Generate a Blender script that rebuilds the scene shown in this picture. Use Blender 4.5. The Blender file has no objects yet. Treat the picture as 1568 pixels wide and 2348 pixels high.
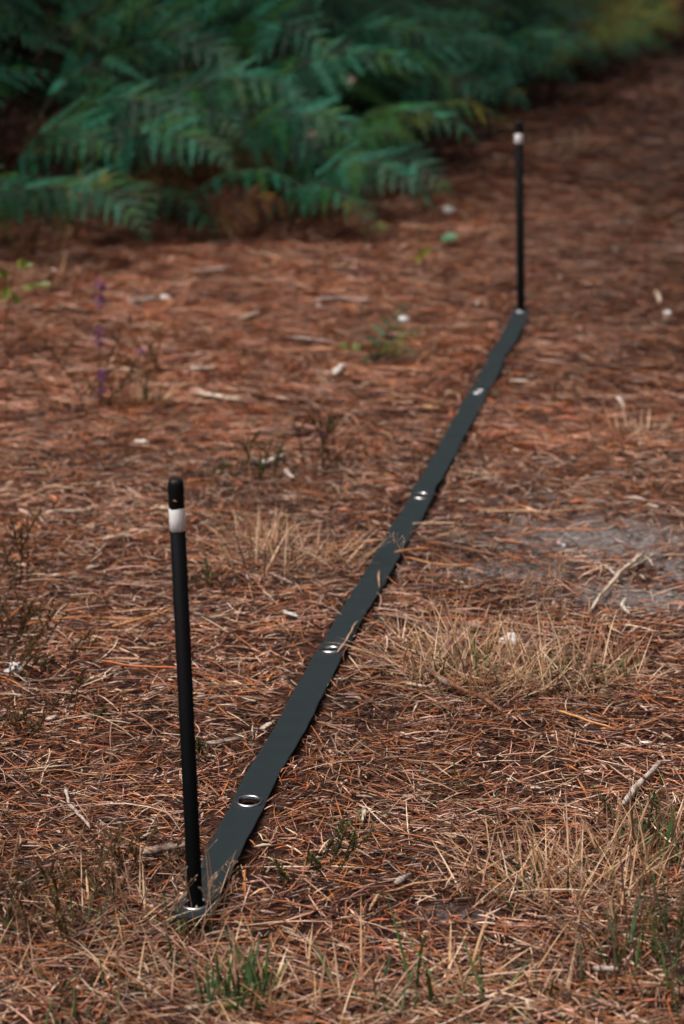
import bpy, math, random
import numpy as np
from mathutils import Vector, Matrix

random.seed(7)
rng = np.random.default_rng(11)
R = math.radians
scene = bpy.context.scene
col = scene.collection

# ------------------------------------------------------------------ camera, sky, sun, exposure
CAM_H = 1.7
PITCH = R(15.02)
FPX, CX, CY = 5541.0, 784.0, 1173.5          # focal length and centre on a 1568 x 2347 picture
cam_d = bpy.data.cameras.new('camera')
cam = bpy.data.objects.new('camera', cam_d); col.objects.link(cam)
cam.location = (0, 0, CAM_H)
cam.rotation_euler = (math.pi / 2 - PITCH, 0, 0)
cam_d.sensor_fit = 'VERTICAL'; cam_d.sensor_height = 36.0; cam_d.sensor_width = 24.05
cam_d.lens = 36.0 * FPX / 2347.0
cam_d.clip_start = 0.1; cam_d.clip_end = 2000
cam_d.dof.use_dof = True; cam_d.dof.focus_distance = 4.55; cam_d.dof.aperture_fstop = 3.9
cam_d.dof.aperture_blades = 0
scene.camera = cam

SUN_EL, SUN_AZ = R(64), R(245)               # azimuth clockwise from +Y
w = bpy.data.worlds.new('World'); scene.world = w; w.use_nodes = True
wt = w.node_tree; wt.nodes.clear()
sky = wt.nodes.new('ShaderNodeTexSky'); sky.sky_type = 'NISHITA'; sky.sun_disc = False
sky.sun_elevation = SUN_EL; sky.sun_rotation = SUN_AZ
sky.air_density = 0.25; sky.dust_density = 10.0; sky.ozone_density = 0.3
bg = wt.nodes.new('ShaderNodeBackground'); bg.inputs['Strength'].default_value = 0.12
wo = wt.nodes.new('ShaderNodeOutputWorld')
wt.links.new(sky.outputs[0], bg.inputs[0]); wt.links.new(bg.outputs[0], wo.inputs[0])
sun_d = bpy.data.lights.new('sun', 'SUN'); sun_d.energy = 1.5; sun_d.angle = R(12); sun_d.color = (1.0, 0.96, 0.92)
sun = bpy.data.objects.new('sun', sun_d); col.objects.link(sun)
sd = Vector((math.sin(SUN_AZ) * math.cos(SUN_EL), math.cos(SUN_AZ) * math.cos(SUN_EL), math.sin(SUN_EL)))
sun.rotation_euler = sd.to_track_quat('Z', 'Y').to_euler()
sun.location = sd * 30
vs = scene.view_settings
scene.display_settings.display_device = 'sRGB'
vs.view_transform = 'Standard'; vs.look = 'None'; vs.gamma = 1.0; vs.use_curve_mapping = False
vs.exposure = 0.38
scene.cycles.use_adaptive_sampling = False
scene.cycles.max_bounces = 8
scene.cycles.use_denoising = True
scene.cycles.denoiser = 'OPENIMAGEDENOISE'
scene.cycles.denoising_input_passes = 'RGB_ALBEDO_NORMAL'
scene.cycles.denoising_prefilter = 'ACCURATE'

# ------------------------------------------------------------------ helpers: places
FWD = Vector((0, math.cos(PITCH), -math.sin(PITCH)))
UP = Vector((0, math.sin(PITCH), math.cos(PITCH)))

def ray(px, py):
    return FWD + Vector((1, 0, 0)) * ((px - CX) / FPX) + UP * ((CY - py) / FPX)

def hgt(x, y):
    """height of the forest floor"""
    x = np.asarray(x, float); y = np.asarray(y, float)
    z = 0.006 * np.sin(x * 4.1 + 1.3 * np.sin(y * 1.7)) * np.cos(y * 3.3 + .6)
    z += 0.004 * np.sin(x * 9.7 + y * 6.1 + 1.1) + 0.004 * np.sin(x * -7.3 + y * 11.9)
    z += 0.0025 * np.sin(x * 23 + y * 17 + 2.) * np.sin(y * 29 - x * 11)
    far = np.clip((y - 9) / 8, 0, 1)
    z += far * (0.02 * np.sin(x * 1.3 + y * .7) + 0.02 * np.sin(y * 1.9 - x * .6))
    return z

def G(px, py, dz=0.0):
    """point of the floor seen at a pixel of the photograph"""
    z = 0.0
    for _ in range(3):
        d = ray(px, py); t = (z - CAM_H) / d.z
        p = Vector((0, 0, CAM_H)) + d * t
        z = float(hgt(p.x, p.y))
    p.z = z + dz
    return p

def W(px, py, Y):
    d = ray(px, py); t = Y / d.y
    return Vector((0, 0, CAM_H)) + d * t

def on_ground(x, y, dz=0.0):
    return Vector((x, y, float(hgt(x, y)) + dz))

# ------------------------------------------------------------------ helpers: objects
def tag(o, label=None, cat=None, group=None, kind=None):
    if label: o['label'] = label
    if cat: o['category'] = cat
    if group: o['group'] = group
    if kind: o['kind'] = kind
    return o

def empty(name, loc):
    o = bpy.data.objects.new(name, None); col.objects.link(o); o.location = loc
    o.empty_display_size = 0.05
    return o

def link(name, me, parent=None, m=None):
    o = bpy.data.objects.new(name, me); col.objects.link(o)
    if m is not None and not me.materials: me.materials.append(m)
    if parent is not None: o.parent = parent
    return o

class MB:
    """collects vertices, faces and a colour for each vertex"""
    def __init__(s): s.v = []; s.f = []; s.c = []
    def add(s, vs, fs, c=(1, 1, 1)):
        n = len(s.v); s.v += [tuple(p) for p in vs]; s.c += [tuple(c)] * len(vs)
        s.f += [tuple(i + n for i in f) for f in fs]
    def tube(s, pts, rad, sides=6, c=(1, 1, 1), flat=1.0, jit=0.0, cap=True):
        pts = [Vector(p) for p in pts]; n = len(pts); base = len(s.v)
        if not hasattr(rad, '__len__'): rad = [rad] * n
        up = Vector((0, 0, 1))
        for i, p in enumerate(pts):
            t = (pts[min(i + 1, n - 1)] - pts[max(i - 1, 0)]).normalized()
            a = t.cross(up)
            if a.length < 1e-3: a = t.cross(Vector((0, 1, 0)))
            a.normalize(); b = a.cross(t).normalized()
            for k in range(sides):
                an = 2 * math.pi * k / sides
                rr = rad[i] * (1 + jit * (random.random() - .5))
                s.v.append(tuple(p + a * math.cos(an) * rr + b * math.sin(an) * rr * flat)); s.c.append(tuple(c))
        for i in range(n - 1):
            for k in range(sides):
                k2 = (k + 1) % sides
                s.f.append((base + i * sides + k, base + i * sides + k2, base + (i + 1) * sides + k2, base + (i + 1) * sides + k))
        if cap:
            s.f.append(tuple(base + k for k in range(sides))[::-1]); s.f.append(tuple(base + (n - 1) * sides + k for k in range(sides)))
    def ribbon(s, pts, wid, side, c=(1, 1, 1), fold=0.25):
        """a blade: three points across, folded along its middle"""
        n = len(pts); base = len(s.v)
        side = Vector(side).normalized()
        for i, p in enumerate(pts):
            p = Vector(p); ww = wid[i] if hasattr(wid, '__len__') else wid
            t = (Vector(pts[min(i + 1, n - 1)]) - Vector(pts[max(i - 1, 0)])).normalized()
            nn = side.cross(t); nn = nn.normalized() if nn.length > 1e-6 else Vector((0, 0, 1))
            for q in (p - side * ww * .5, p + nn * ww * fold, p + side * ww * .5):
                s.v.append(tuple(q)); s.c.append(tuple(c))
        for i in range(n - 1):
            for k in range(2):
                s.f.append((base + i * 3 + k, base + i * 3 + k + 1, base + (i + 1) * 3 + k + 1, base + (i + 1) * 3 + k))
    def mesh(s, name, m, smooth=False):
        me = bpy.data.meshes.new(name); me.from_pydata(s.v, [], s.f)
        a = me.color_attributes.new('Col', 'FLOAT_COLOR', 'POINT')
        a.data.foreach_set('color', np.hstack([np.array(s.c, dtype=np.float32), np.ones((len(s.c), 1), np.float32)]).ravel())
        if m: me.materials.append(m)
        if smooth: me.polygons.foreach_set('use_smooth', [True] * len(me.polygons))
        me.update(); return me
    def build(s, name, m, parent=None, smooth=False):
        return link(name, s.mesh(name, m, smooth), parent)

def np_mesh(name, V, F, C, m, smooth=False):
    """V (n,3), F (k,4) quads, C (n,3)"""
    me = bpy.data.meshes.new(name)
    me.vertices.add(len(V)); me.vertices.foreach_set('co', V.astype(np.float32).ravel())
    me.loops.add(F.size); me.loops.foreach_set('vertex_index', F.astype(np.int32).ravel())
    me.polygons.add(len(F)); me.polygons.foreach_set('loop_start', np.arange(0, F.size, F.shape[1], dtype=np.int32))
    a = me.color_attributes.new('Col', 'FLOAT_COLOR', 'POINT')
    a.data.foreach_set('color', np.hstack([C, np.ones((len(C), 1))]).astype(np.float32).ravel())
    me.materials.append(m); me.update(calc_edges=True)
    if smooth: me.polygons.foreach_set('use_smooth', np.ones(len(F), bool))
    return me

# ------------------------------------------------------------------ materials
def mat(name):
    m = bpy.data.materials.new(name); m.use_nodes = True
    nt = m.node_tree; p = nt.nodes['Principled BSDF']; return m, nt, p

def nd(nt, typ, **kw):
    n = nt.nodes.new(typ)
    for k, v in kw.items(): setattr(n, k, v)
    return n

def noise(nt, scale, detail=4, rough=.55, vec=None):
    n = nd(nt, 'ShaderNodeTexNoise'); n.inputs['Scale'].default_value = scale; n.inputs['Detail'].default_value = detail
    n.inputs['Roughness'].default_value = rough
    if vec is not None: nt.links.new(vec, n.inputs['Vector'])
    return n

def ramp(nt, src, stops):
    r = nd(nt, 'ShaderNodeValToRGB'); e = r.color_ramp.elements
    while len(e) < len(stops): e.new(.5)
    for el, (p, c) in zip(e, stops): el.position = p; el.color = (*c, 1) if len(c) == 3 else c
    nt.links.new(src, r.inputs[0]); return r

def mix(nt, f, a, b, blend='MIX'):
    m = nd(nt, 'ShaderNodeMix', data_type='RGBA', blend_type=blend)
    for sock, v in ((m.inputs[0], f), (m.inputs[6], a), (m.inputs[7], b)):
        if isinstance(v, bpy.types.NodeSocket): nt.links.new(v, sock)
        elif isinstance(v, (int, float)): sock.default_value = v
        else: sock.default_value = (*v, 1)
    return m.outputs[2]

def mth(nt, op, a, b=None, c=None, clamp=False):
    m = nd(nt, 'ShaderNodeMath', operation=op, use_clamp=clamp)
    for i, v in enumerate((a, b, c)):
        if v is None: continue
        if isinstance(v, bpy.types.NodeSocket): nt.links.new(v, m.inputs[i])
        else: m.inputs[i].default_value = v
    return m.outputs[0]

def col_material(name, rough=.6, spec=.3, trans=0.0, vary=.35, scale=60, obj_var=0.0):
    """colour from the piece's own colour, broken up by fine noise"""
    m, nt, p = mat(name)
    at = nd(nt, 'ShaderNodeAttribute', attribute_name='Col')
    tc = nd(nt, 'ShaderNodeTexCoord')
    n = noise(nt, scale, 3, .6, tc.outputs['Object'])
    r = ramp(nt, n.outputs['Fac'], [(.3, (1 - vary,) * 3), (.7, (1 + vary * .6,) * 3)])
    c = mix(nt, 1.0, at.outputs['Color'], r.outputs[0], 'MULTIPLY')
    if obj_var:
        oi = nd(nt, 'ShaderNodeObjectInfo'); hs = nd(nt, 'ShaderNodeHueSaturation')
        nt.links.new(c, hs.inputs['Color'])
        nt.links.new(mth(nt, 'MULTIPLY_ADD', oi.outputs['Random'], .05, .475), hs.inputs['Hue'])
        nt.links.new(mth(nt, 'MULTIPLY_ADD', oi.outputs['Random'], obj_var * 2, 1 - obj_var), hs.inputs['Value'])
        c = hs.outputs[0]
    nt.links.new(c, p.inputs['Base Color'])
    p.inputs['Roughness'].default_value = rough; p.inputs['Specular IOR Level'].default_value = spec
    if trans:
        tr = nd(nt, 'ShaderNodeBsdfTranslucent'); nt.links.new(c, tr.inputs[0])
        ms = nd(nt, 'ShaderNodeMixShader'); ms.inputs[0].default_value = trans
        nt.links.new(p.outputs[0], ms.inputs[1]); nt.links.new(tr.outputs[0], ms.inputs[2])
        nt.links.new(ms.outputs[0], nt.nodes['Material Output'].inputs[0])
    return m

M_needle = col_material('pine_needle', .5, .35, 0, .25, 90)
M_grass = col_material('grass_blade', .55, .3, .25, .25, 50)
M_fern = col_material('bracken_leaf', .48, .22, .16, .4, 9, .42)
M_stem = col_material('plant_stem', .6, .3, 0, .3, 40)
M_leaf = col_material('small_leaf', .5, .4, .25, .25, 60)

def wood_material():
    m, nt, p = mat('weathered_wood')
    at = nd(nt, 'ShaderNodeAttribute', attribute_name='Col'); tc = nd(nt, 'ShaderNodeTexCoord')
    n = noise(nt, 130, 5, .7, tc.outputs['Object']); n2 = noise(nt, 35, 3, .6, tc.outputs['Object'])
    r = ramp(nt, n.outputs['Fac'], [(.34, (.30, .25, .22)), (.50, (.95, .92, .89)), (.72, (1.25, 1.22, 1.2))])
    r2 = ramp(nt, n2.outputs['Fac'], [(.36, (.5, .42, .37)), (.54, (1.05, 1.05, 1.05))])
    c = mix(nt, 1, mix(nt, 1, at.outputs['Color'], r.outputs[0], 'MULTIPLY'), r2.outputs[0], 'MULTIPLY')
    nt.links.new(c, p.inputs['Base Color']); p.inputs['Roughness'].default_value = .8; p.inputs['Specular IOR Level'].default_value = .2
    b = nd(nt, 'ShaderNodeBump'); b.inputs['Strength'].default_value = .6; b.inputs['Distance'].default_value = .002
    nt.links.new(n.outputs['Fac'], b.inputs['Height']); nt.links.new(b.outputs[0], p.inputs['Normal'])
    return m
M_wood = wood_material()

def strap_material():
    m, nt, p = mat('woven_webbing')
    uv = nd(nt, 'ShaderNodeUVMap', uv_map='UVMap')
    sp = nd(nt, 'ShaderNodeSeparateXYZ'); nt.links.new(uv.outputs[0], sp.inputs[0])
    # twill: fine diagonal ridges, u across, v along (metres)
    d = mth(nt, 'ADD', mth(nt, 'MULTIPLY', sp.outputs[0], 2 * math.pi / .0046), mth(nt, 'MULTIPLY', sp.outputs[1], 2 * math.pi / .0062))
    s = mth(nt, 'SINE', d)
    n = noise(nt, 22, 4, .6, uv.outputs[0]); n2 = noise(nt, 500, 2, .6, uv.outputs[0])
    r = ramp(nt, n.outputs['Fac'], [(.3, (.0038, .0078, .0090)), (.7, (.0065, .0122, .0140))])
    c = mix(nt, mth(nt, 'MULTIPLY_ADD', s, .4, .4), r.outputs[0], (.014, .024, .0275))
    c = mix(nt, mth(nt, 'MULTIPLY', n2.outputs['Fac'], .25), c, (.015, .028, .033))
    nt.links.new(c, p.inputs['Base Color']); p.inputs['Roughness'].default_value = .7; p.inputs['Specular IOR Level'].default_value = .2
    p.inputs['Sheen Weight'].default_value = .05; p.inputs['Sheen Roughness'].default_value = .5; p.inputs['Sheen Tint'].default_value = (.75, .9, .95, 1)
    b = nd(nt, 'ShaderNodeBump'); b.inputs['Strength'].default_value = .35; b.inputs['Distance'].default_value = .0006
    nt.links.new(s, b.inputs['Height']); nt.links.new(b.outputs[0], p.inputs['Normal'])
    return m
M_strap = strap_material()

def plain(name, c, rough, spec=.5, metal=0.0, bump=0.0, bscale=300, vary=.15):
    m, nt, p = mat(name)
    tc = nd(nt, 'ShaderNodeTexCoord'); n = noise(nt, bscale, 4, .6, tc.outputs['Object'])
    r = ramp(nt, n.outputs['Fac'], [(.3, tuple(x * (1 - vary) for x in c)), (.7, tuple(x * (1 + vary) for x in c))])
    nt.links.new(r.outputs[0], p.inputs['Base Color'])
    p.inputs['Roughness'].default_value = rough; p.inputs['Specular IOR Level'].default_value = spec; p.inputs['Metallic'].default_value = metal
    if bump:
        b = nd(nt, 'ShaderNodeBump'); b.inputs['Strength'].default_value = bump; b.inputs['Distance'].default_value = .001
        nt.links.new(n.outputs['Fac'], b.inputs['Height']); nt.links.new(b.outputs[0], p.inputs['Normal'])
    return m
M_pole = plain('black_coated_tube', (.0028, .0036, .0046), .6, .06, 0, .15, 400, .4)
M_cap = plain('black_rubber_cap', (.006, .0075, .008), .5, .2, 0, .04, 300, .3)
M_tape = plain('white_tape', (.86, .87, .88), .4, .5, 0, .08, 250, .03)
M_steel = plain('nickel_ring', (.45, .46, .47), .25, .5, 1.0, .02, 200, .08)
M_scuff = plain('scuffed_spot', (.30, .16, .10), .7, .3, 0, .2, 300, .3)
M_stone = plain('pale_stone', (.62, .62, .60), .8, .3, 0, .6, 120, .25)

# ------------------------------------------------------------------ the forest floor
SAND = [  # bare sandy soil: px, py, radius across, radius along, strength
    (1380, 1235, .50, .36, 1.2), (1180, 1310, .36, .20, 1.0), (1470, 1375, .34, .22, 1.15), (1120, 1170, .3, .22, .65), (1560, 1290, .3, .3, .9), (1020, 1235, .22, .16, .7), (1260, 1150, .4, .2, .7),
    (1052, 2103, .10, .07, .8), (60, 1120, .2, .12, .5)]
SANDW = [(G(px, py).x, G(px, py).y, a, b, k) for px, py, a, b, k in SAND]

def ground_material():
    m, nt, p = mat('forest_floor')
    tc = nd(nt, 'ShaderNodeTexCoord'); P = tc.outputs['Object']
    mp = nd(nt, 'ShaderNodeMapping'); mp.inputs['Scale'].default_value = (1, 2.1, 1); nt.links.new(P, mp.inputs[0])
    n1 = noise(nt, 26, 6, .7, mp.outputs[0]); n2 = noise(nt, 3.0, 4, .6, P); n3 = noise(nt, 75, 4, .7, P); n4 = noise(nt, .6, 4, .6, P)
    c1 = ramp(nt, n1.outputs['Fac'], [(.30, (.010, .006, .005)), (.45, (.040, .018, .012)), (.58, (.11, .046, .027)), (.70, (.24, .115, .07)), (.84, (.42, .25, .17))])
    c2 = ramp(nt, n3.outputs['Fac'], [(.32, (.30, .26, .24)), (.5, (.9, .85, .82)), (.72, (1.25, 1.15, 1.1))])
    c = mix(nt, 1, c1.outputs[0], c2.outputs[0], 'MULTIPLY')
    c3 = ramp(nt, n2.outputs['Fac'], [(.35, (.55, .5, .48)), (.65, (1.15, 1.1, 1.05))])
    c = mix(nt, .8, c, c3.outputs[0], 'MULTIPLY')
    # trodden path beyond: greyer and darker humus
    sp = nd(nt, 'ShaderNodeSeparateXYZ'); nt.links.new(P, sp.inputs[0])
    # path axis: starts right of the strap and bears away to the right
    ax = mth(nt, 'MULTIPLY_ADD', sp.outputs[1], .19, -.35)
    dx = mth(nt, 'ABSOLUTE', mth(nt, 'SUBTRACT', sp.outputs[0], ax))
    pth = mth(nt, 'SUBTRACT', 1.0, mth(nt, 'DIVIDE', dx, 1.3), clamp=True)
    pth = mth(nt, 'MULTIPLY', mth(nt, 'MULTIPLY', pth, 1.6, clamp=True), mth(nt, 'MULTIPLY_ADD', sp.outputs[1], .2, -1.3, clamp=True))
    pth = mth(nt, 'MULTIPLY', pth, mth(nt, 'MULTIPLY_ADD', n4.outputs['Fac'], 1.6, -.1, clamp=True))
    c = mix(nt, mth(nt, 'MULTIPLY', pth, .8), c, mix(nt, n1.outputs['Fac'], (.022, .015, .013), (.13, .080, .062)))
    # sand
    tot = None
    for x, y, a, b, k in SANDW:
        ex = mth(nt, 'DIVIDE', mth(nt, 'SUBTRACT', sp.outputs[0], x), a); ey = mth(nt, 'DIVIDE', mth(nt, 'SUBTRACT', sp.outputs[1], y), b)
        r = mth(nt, 'SQRT', mth(nt, 'ADD', mth(nt, 'MULTIPLY', ex, ex), mth(nt, 'MULTIPLY', ey, ey)))
        v = mth(nt, 'MULTIPLY', mth(nt, 'SUBTRACT', 1.25, r, clamp=True), k)
        tot = v if tot is None else mth(nt, 'MAXIMUM', tot, v)
    n5 = noise(nt, 14, 5, .7, P)
    sm = mth(nt, 'MULTIPLY_ADD', tot, 1.3, mth(nt, 'MULTIPLY_ADD', n5.outputs['Fac'], 3.4, -2.25), clamp=True)
    sm = mth(nt, 'MULTIPLY', sm, mth(nt, 'GREATER_THAN', tot, .001))
    sc = ramp(nt, n3.outputs['Fac'], [(.30, (.03, .025, .024)), (.45, (.12, .105, .10)), (.57, (.22, .195, .185)), (.72, (.46, .42, .40))])
    c = mix(nt, sm, c, sc.outputs[0])
    nt.links.new(c, p.inputs['Base Color']); p.inputs['Roughness'].default_value = .85; p.inputs['Specular IOR Level'].default_value = .2
    b = nd(nt, 'ShaderNodeBump'); b.inputs['Strength'].default_value = 1.0; b.inputs['Distance'].default_value = .012
    nt.links.new(mth(nt, 'ADD', n1.outputs['Fac'], mth(nt, 'MULTIPLY', n3.outputs['Fac'], .5)), b.inputs['Height']); nt.links.new(b.outputs[0], p.inputs['Normal'])
    return m
M_ground = ground_material()

def lines(segs):
    out = []
    for a, b, st in segs: out += list(np.arange(a, b, st))
    return np.array(out + [segs[-1][1]])
gx = lines([(-400, -40, 60), (-40, -8, 4), (-8, -2.5, .25), (-2.5, 2.5, .035), (2.5, 8, .25), (8, 40, 4), (40, 400, 60)])
gy = lines([(-400, -20, 60), (-20, 2.4, 2.0), (2.4, 8, .035), (8, 15, .07), (15, 30, .3), (30, 60, 3), (60, 400, 40)])
XX, YY = np.meshgrid(gx, gy)
ZZ = hgt(XX, YY) + rng.normal(0, .0022, XX.shape) * ((YY < 15) & (YY > 2) & (abs(XX) < 3))
nxg, nyg = len(gx), len(gy)
idx = np.arange(nxg * nyg).reshape(nyg, nxg)
F = np.stack([idx[:-1, :-1], idx[:-1, 1:], idx[1:, 1:], idx[1:, :-1]], -1).reshape(-1, 4)
V = np.stack([XX, YY, ZZ], -1).reshape(-1, 3)
ground = link('forest_ground', np_mesh('forest_ground', V, F, np.ones((len(V), 3)), M_ground, True))
tag(ground, 'brown forest floor of needle litter with a bare grey sandy patch', 'ground', kind='structure')

# ------------------------------------------------------------------ the webbing strap
SW = .063
CL = [(436, 2108), (448, 2075), (488, 1998), (524, 1925), (572, 1834), (648, 1698), (690, 1620), (758, 1493), (834, 1366), (898, 1258), (966, 1139),
      (1035, 1014), (1097, 902), (1140, 822), (1192, 726), (1197, 716)]
def GP(px, py, z):
    d = ray(px, py); return Vector((0, 0, CAM_H)) + d * ((z - CAM_H) / d.z)
cl = [GP(px, py, .028 if i < 2 else .018 if i == 2 else .014) for i, (px, py) in enumerate(CL)]
# resample evenly
seg = [0.0]
for a, b in zip(cl[:-1], cl[1:]): seg.append(seg[-1] + (b - a).length)
TOT = seg[-1]
NS = 420
sv = np.linspace(0, TOT, NS)
sx = np.interp(sv, seg, [p.x for p in cl]); sy = np.interp(sv, seg, [p.y for p in cl])
kern = np.ones(25) / 25
def smooth(a): return np.convolve(np.pad(a, 12, mode='reflect', reflect_type='odd'), kern, 'valid')
sx, sy = smooth(sx), smooth(sy)
def bump(c, wd, h): return h * np.exp(-((sv - c) / wd) ** 2)
def s_of(px, py):
    p = GP(px, py, .026 if py > 2040 else .015); return float(sv[np.argmin((sx - p.x) ** 2 + (sy - p.y) ** 2)])
sz = hgt(sx, sy) * .6 + .0125
sz = smooth(sz)
sz += .0032 * np.sin(sv * 21) * np.sin(sv * 3.1 + .4) + .0005 * np.sin(sv * 55 + 2 * np.sin(sv * 7))
for px, py, wd, h in ((974, 1120, .05, .012), (1140, 822, .07, .014), (905, 1255, .06, .006), (870, 1310, .04, .005), (1050, 990, .12, .006), (612, 1760, .10, .004), (720, 1560, .12, .004), (485, 2000, .1, .006)):
    sz += bump(s_of(px, py), wd, h)
sz += np.interp(sv, [0, .10, .22], [.014, .010, 0]) + np.interp(sv, [TOT - .16, TOT - .05, TOT], [0, .012, .024])
twist = .05 * np.sin(sv * 4.3 + .5) + .03 * np.sin(sv * 9.1)
dxs, dys = np.gradient(sx), np.gradient(sy); ln_ = np.hypot(dxs, dys); dxs, dys = dxs / ln_, dys / ln_
strap = empty('webbing_strap', (sx[0], sy[0], 0))
tag(strap, 'dark grey-green woven strap with steel eyelets stretched between the two black poles', 'strap')
so = Vector((sx[0], sy[0], 0))
EY = [(446, 2076), (571, 1834), (758, 1493), (968, 1139), (1097, 902), (1195, 720)]
ES = [s_of(*e) for e in EY]; ES[-1] = TOT - .045; ES[0] = max(ES[0], .04)

def strap_point(s, u):
    """centre height and frame of the strap at distance s along, u across"""
    x = np.interp(s, sv, sx); y = np.interp(s, sv, sy); z = np.interp(s, sv, sz)
    ax, ay = np.interp(s, sv, dxs), np.interp(s, sv, dys); tw = np.interp(s, sv, twist)
    return np.array([x + ay * u, y - ax * u, z + tw * u]) - np.array(so)

def strap_mesh():
    nu = 17
    us = np.linspace(-.5, .5, nu) * SW
    Vt = []; UVs = []
    for i, s in enumerate(sv):
        for u in us:
            end = min(s, TOT - s)
            lim = SW * .5
            if end < .029: lim = SW * .5 - .029 + math.sqrt(max(0, .029 ** 2 - (.029 - end) ** 2))   # rounded corners
            uu = max(-lim, min(lim, u)) + .0006 * math.sin(s * 60 + (1 if u > 0 else 2)) * (abs(u) / SW * 2)
            p = strap_point(s, uu); Vt.append(p); UVs.append((u, s))
    n0 = len(Vt)
    hole_r = .0192
    Fq = []
    for i in range(NS - 1):
        for k in range(nu - 1):
            sm_ = (sv[i] + sv[i + 1]) / 2; um = (us[k] + us[k + 1]) / 2
            if any((sm_ - e) ** 2 + um ** 2 < hole_r ** 2 for e in ES): continue
            Fq.append((i * nu + k, i * nu + k + 1, (i + 1) * nu + k + 1, (i + 1) * nu + k))
    me = bpy.data.meshes.new('webbing'); me.from_pydata([tuple(v) for v in Vt], [], Fq)
    uvl = me.uv_layers.new(name='UVMap')
    vi = np.empty(len(me.loops), np.int32); me.loops.foreach_get('vertex_index', vi)
    uvl.data.foreach_set('uv', np.array(UVs, np.float32)[vi].ravel())
    me.materials.append(M_strap); me.polygons.foreach_set('use_smooth', [True] * len(me.polygons))
    return me
web = link('webbing', strap_mesh(), strap)
so_m = web.modifiers.new('thick', 'SOLIDIFY'); so_m.thickness = .0024; so_m.offset = 1

def eyelet_mesh(ro=.0268, ri=.0184, h=.0052):
    rc, tr = (ro + ri) / 2, (ro - ri) / 2            # rolled rim
    prof = [(ri, -.008), (ri, 0)] + [(rc - tr * math.cos(math.pi * k / 10), h * math.sin(math.pi * k / 10)) for k in range(1, 10)] + [(ro, 0)]
    n = 40; b = MB()
    vs = [(r * math.cos(2 * math.pi * k / n), r * math.sin(2 * math.pi * k / n), z) for r, z in prof for k in range(n)]
    fs = [(j * n + k, (j + 1) * n + k, (j + 1) * n + (k + 1) % n, j * n + (k + 1) % n) for j in range(len(prof) - 1) for k in range(n)]
    b.add(vs, fs); return b.mesh('eyelet', M_steel, True)
em = eyelet_mesh()
for s in ES:
    e = link('eyelet', em, strap)
    c = Vector(strap_point(s, 0)); t = Vector(strap_point(min(s + .02, TOT), 0)) - Vector(strap_point(max(s - .02, 0), 0)); u = Vector(strap_point(s, .02)) - c
    t.normalize(); u = (u - t * u.dot(t)).normalized(); nn = u.cross(t)
    if nn.z < 0: nn = -nn; u = -u
    mtx = Matrix((u, nn.cross(u), nn)).transposed().to_4x4(); mtx.translation = c + nn * .0016
    e.matrix_basis = mtx

# ------------------------------------------------------------------ needle litter
PAL = np.array([  # linear base colours
    (.64, .42, .305), (.46, .26, .175), (.35, .142, .072), (.47, .158, .055), (.18, .072, .040), (.070, .031, .021),
    (.76, .57, .44), (.36, .25, .20), (.035, .018, .014), (.50, .19, .065)])
PW = np.array([.13, .13, .16, .11, .17, .16, .06, .04, .11, .035])

def sand_at(x, y):
    v = np.zeros_like(x)
    for sx, sy, a, b, k in SANDW: v = np.maximum(v, np.clip(1.2 - np.hypot((x - sx) / a, (y - sy) / b), 0, 1) * k)
    return v

def sample_floor(n, y0, y1, margin, power=1.0):
    """points of the floor inside the view and a margin beside it"""
    X, Y = [], []
    got = 0
    while got < n:
        m = int((n - got) * 1.9) + 100
        y = y0 + (y1 - y0) * rng.random(m) ** power
        hw = .1416 * y * 1.03 + margin
        hmax = .1416 * y1 * 1.03 + margin
        x = (rng.random(m) * 2 - 1) * hmax
        k = np.abs(x) < hw
        s = sand_at(x, y); k &= rng.random(m) > s * .78
        x, y = x[k], y[k]; X.append(x); Y.append(y); got += len(x)
    return np.concatenate(X)[:n], np.concatenate(Y)[:n]

def clump(x, y, f=6.0):
    return .5 + .5 * np.sin(x * f * 1.7 + 2 * np.sin(y * f * .8)) * np.sin(y * f + 1.7 * np.sin(x * f * .6))

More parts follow.
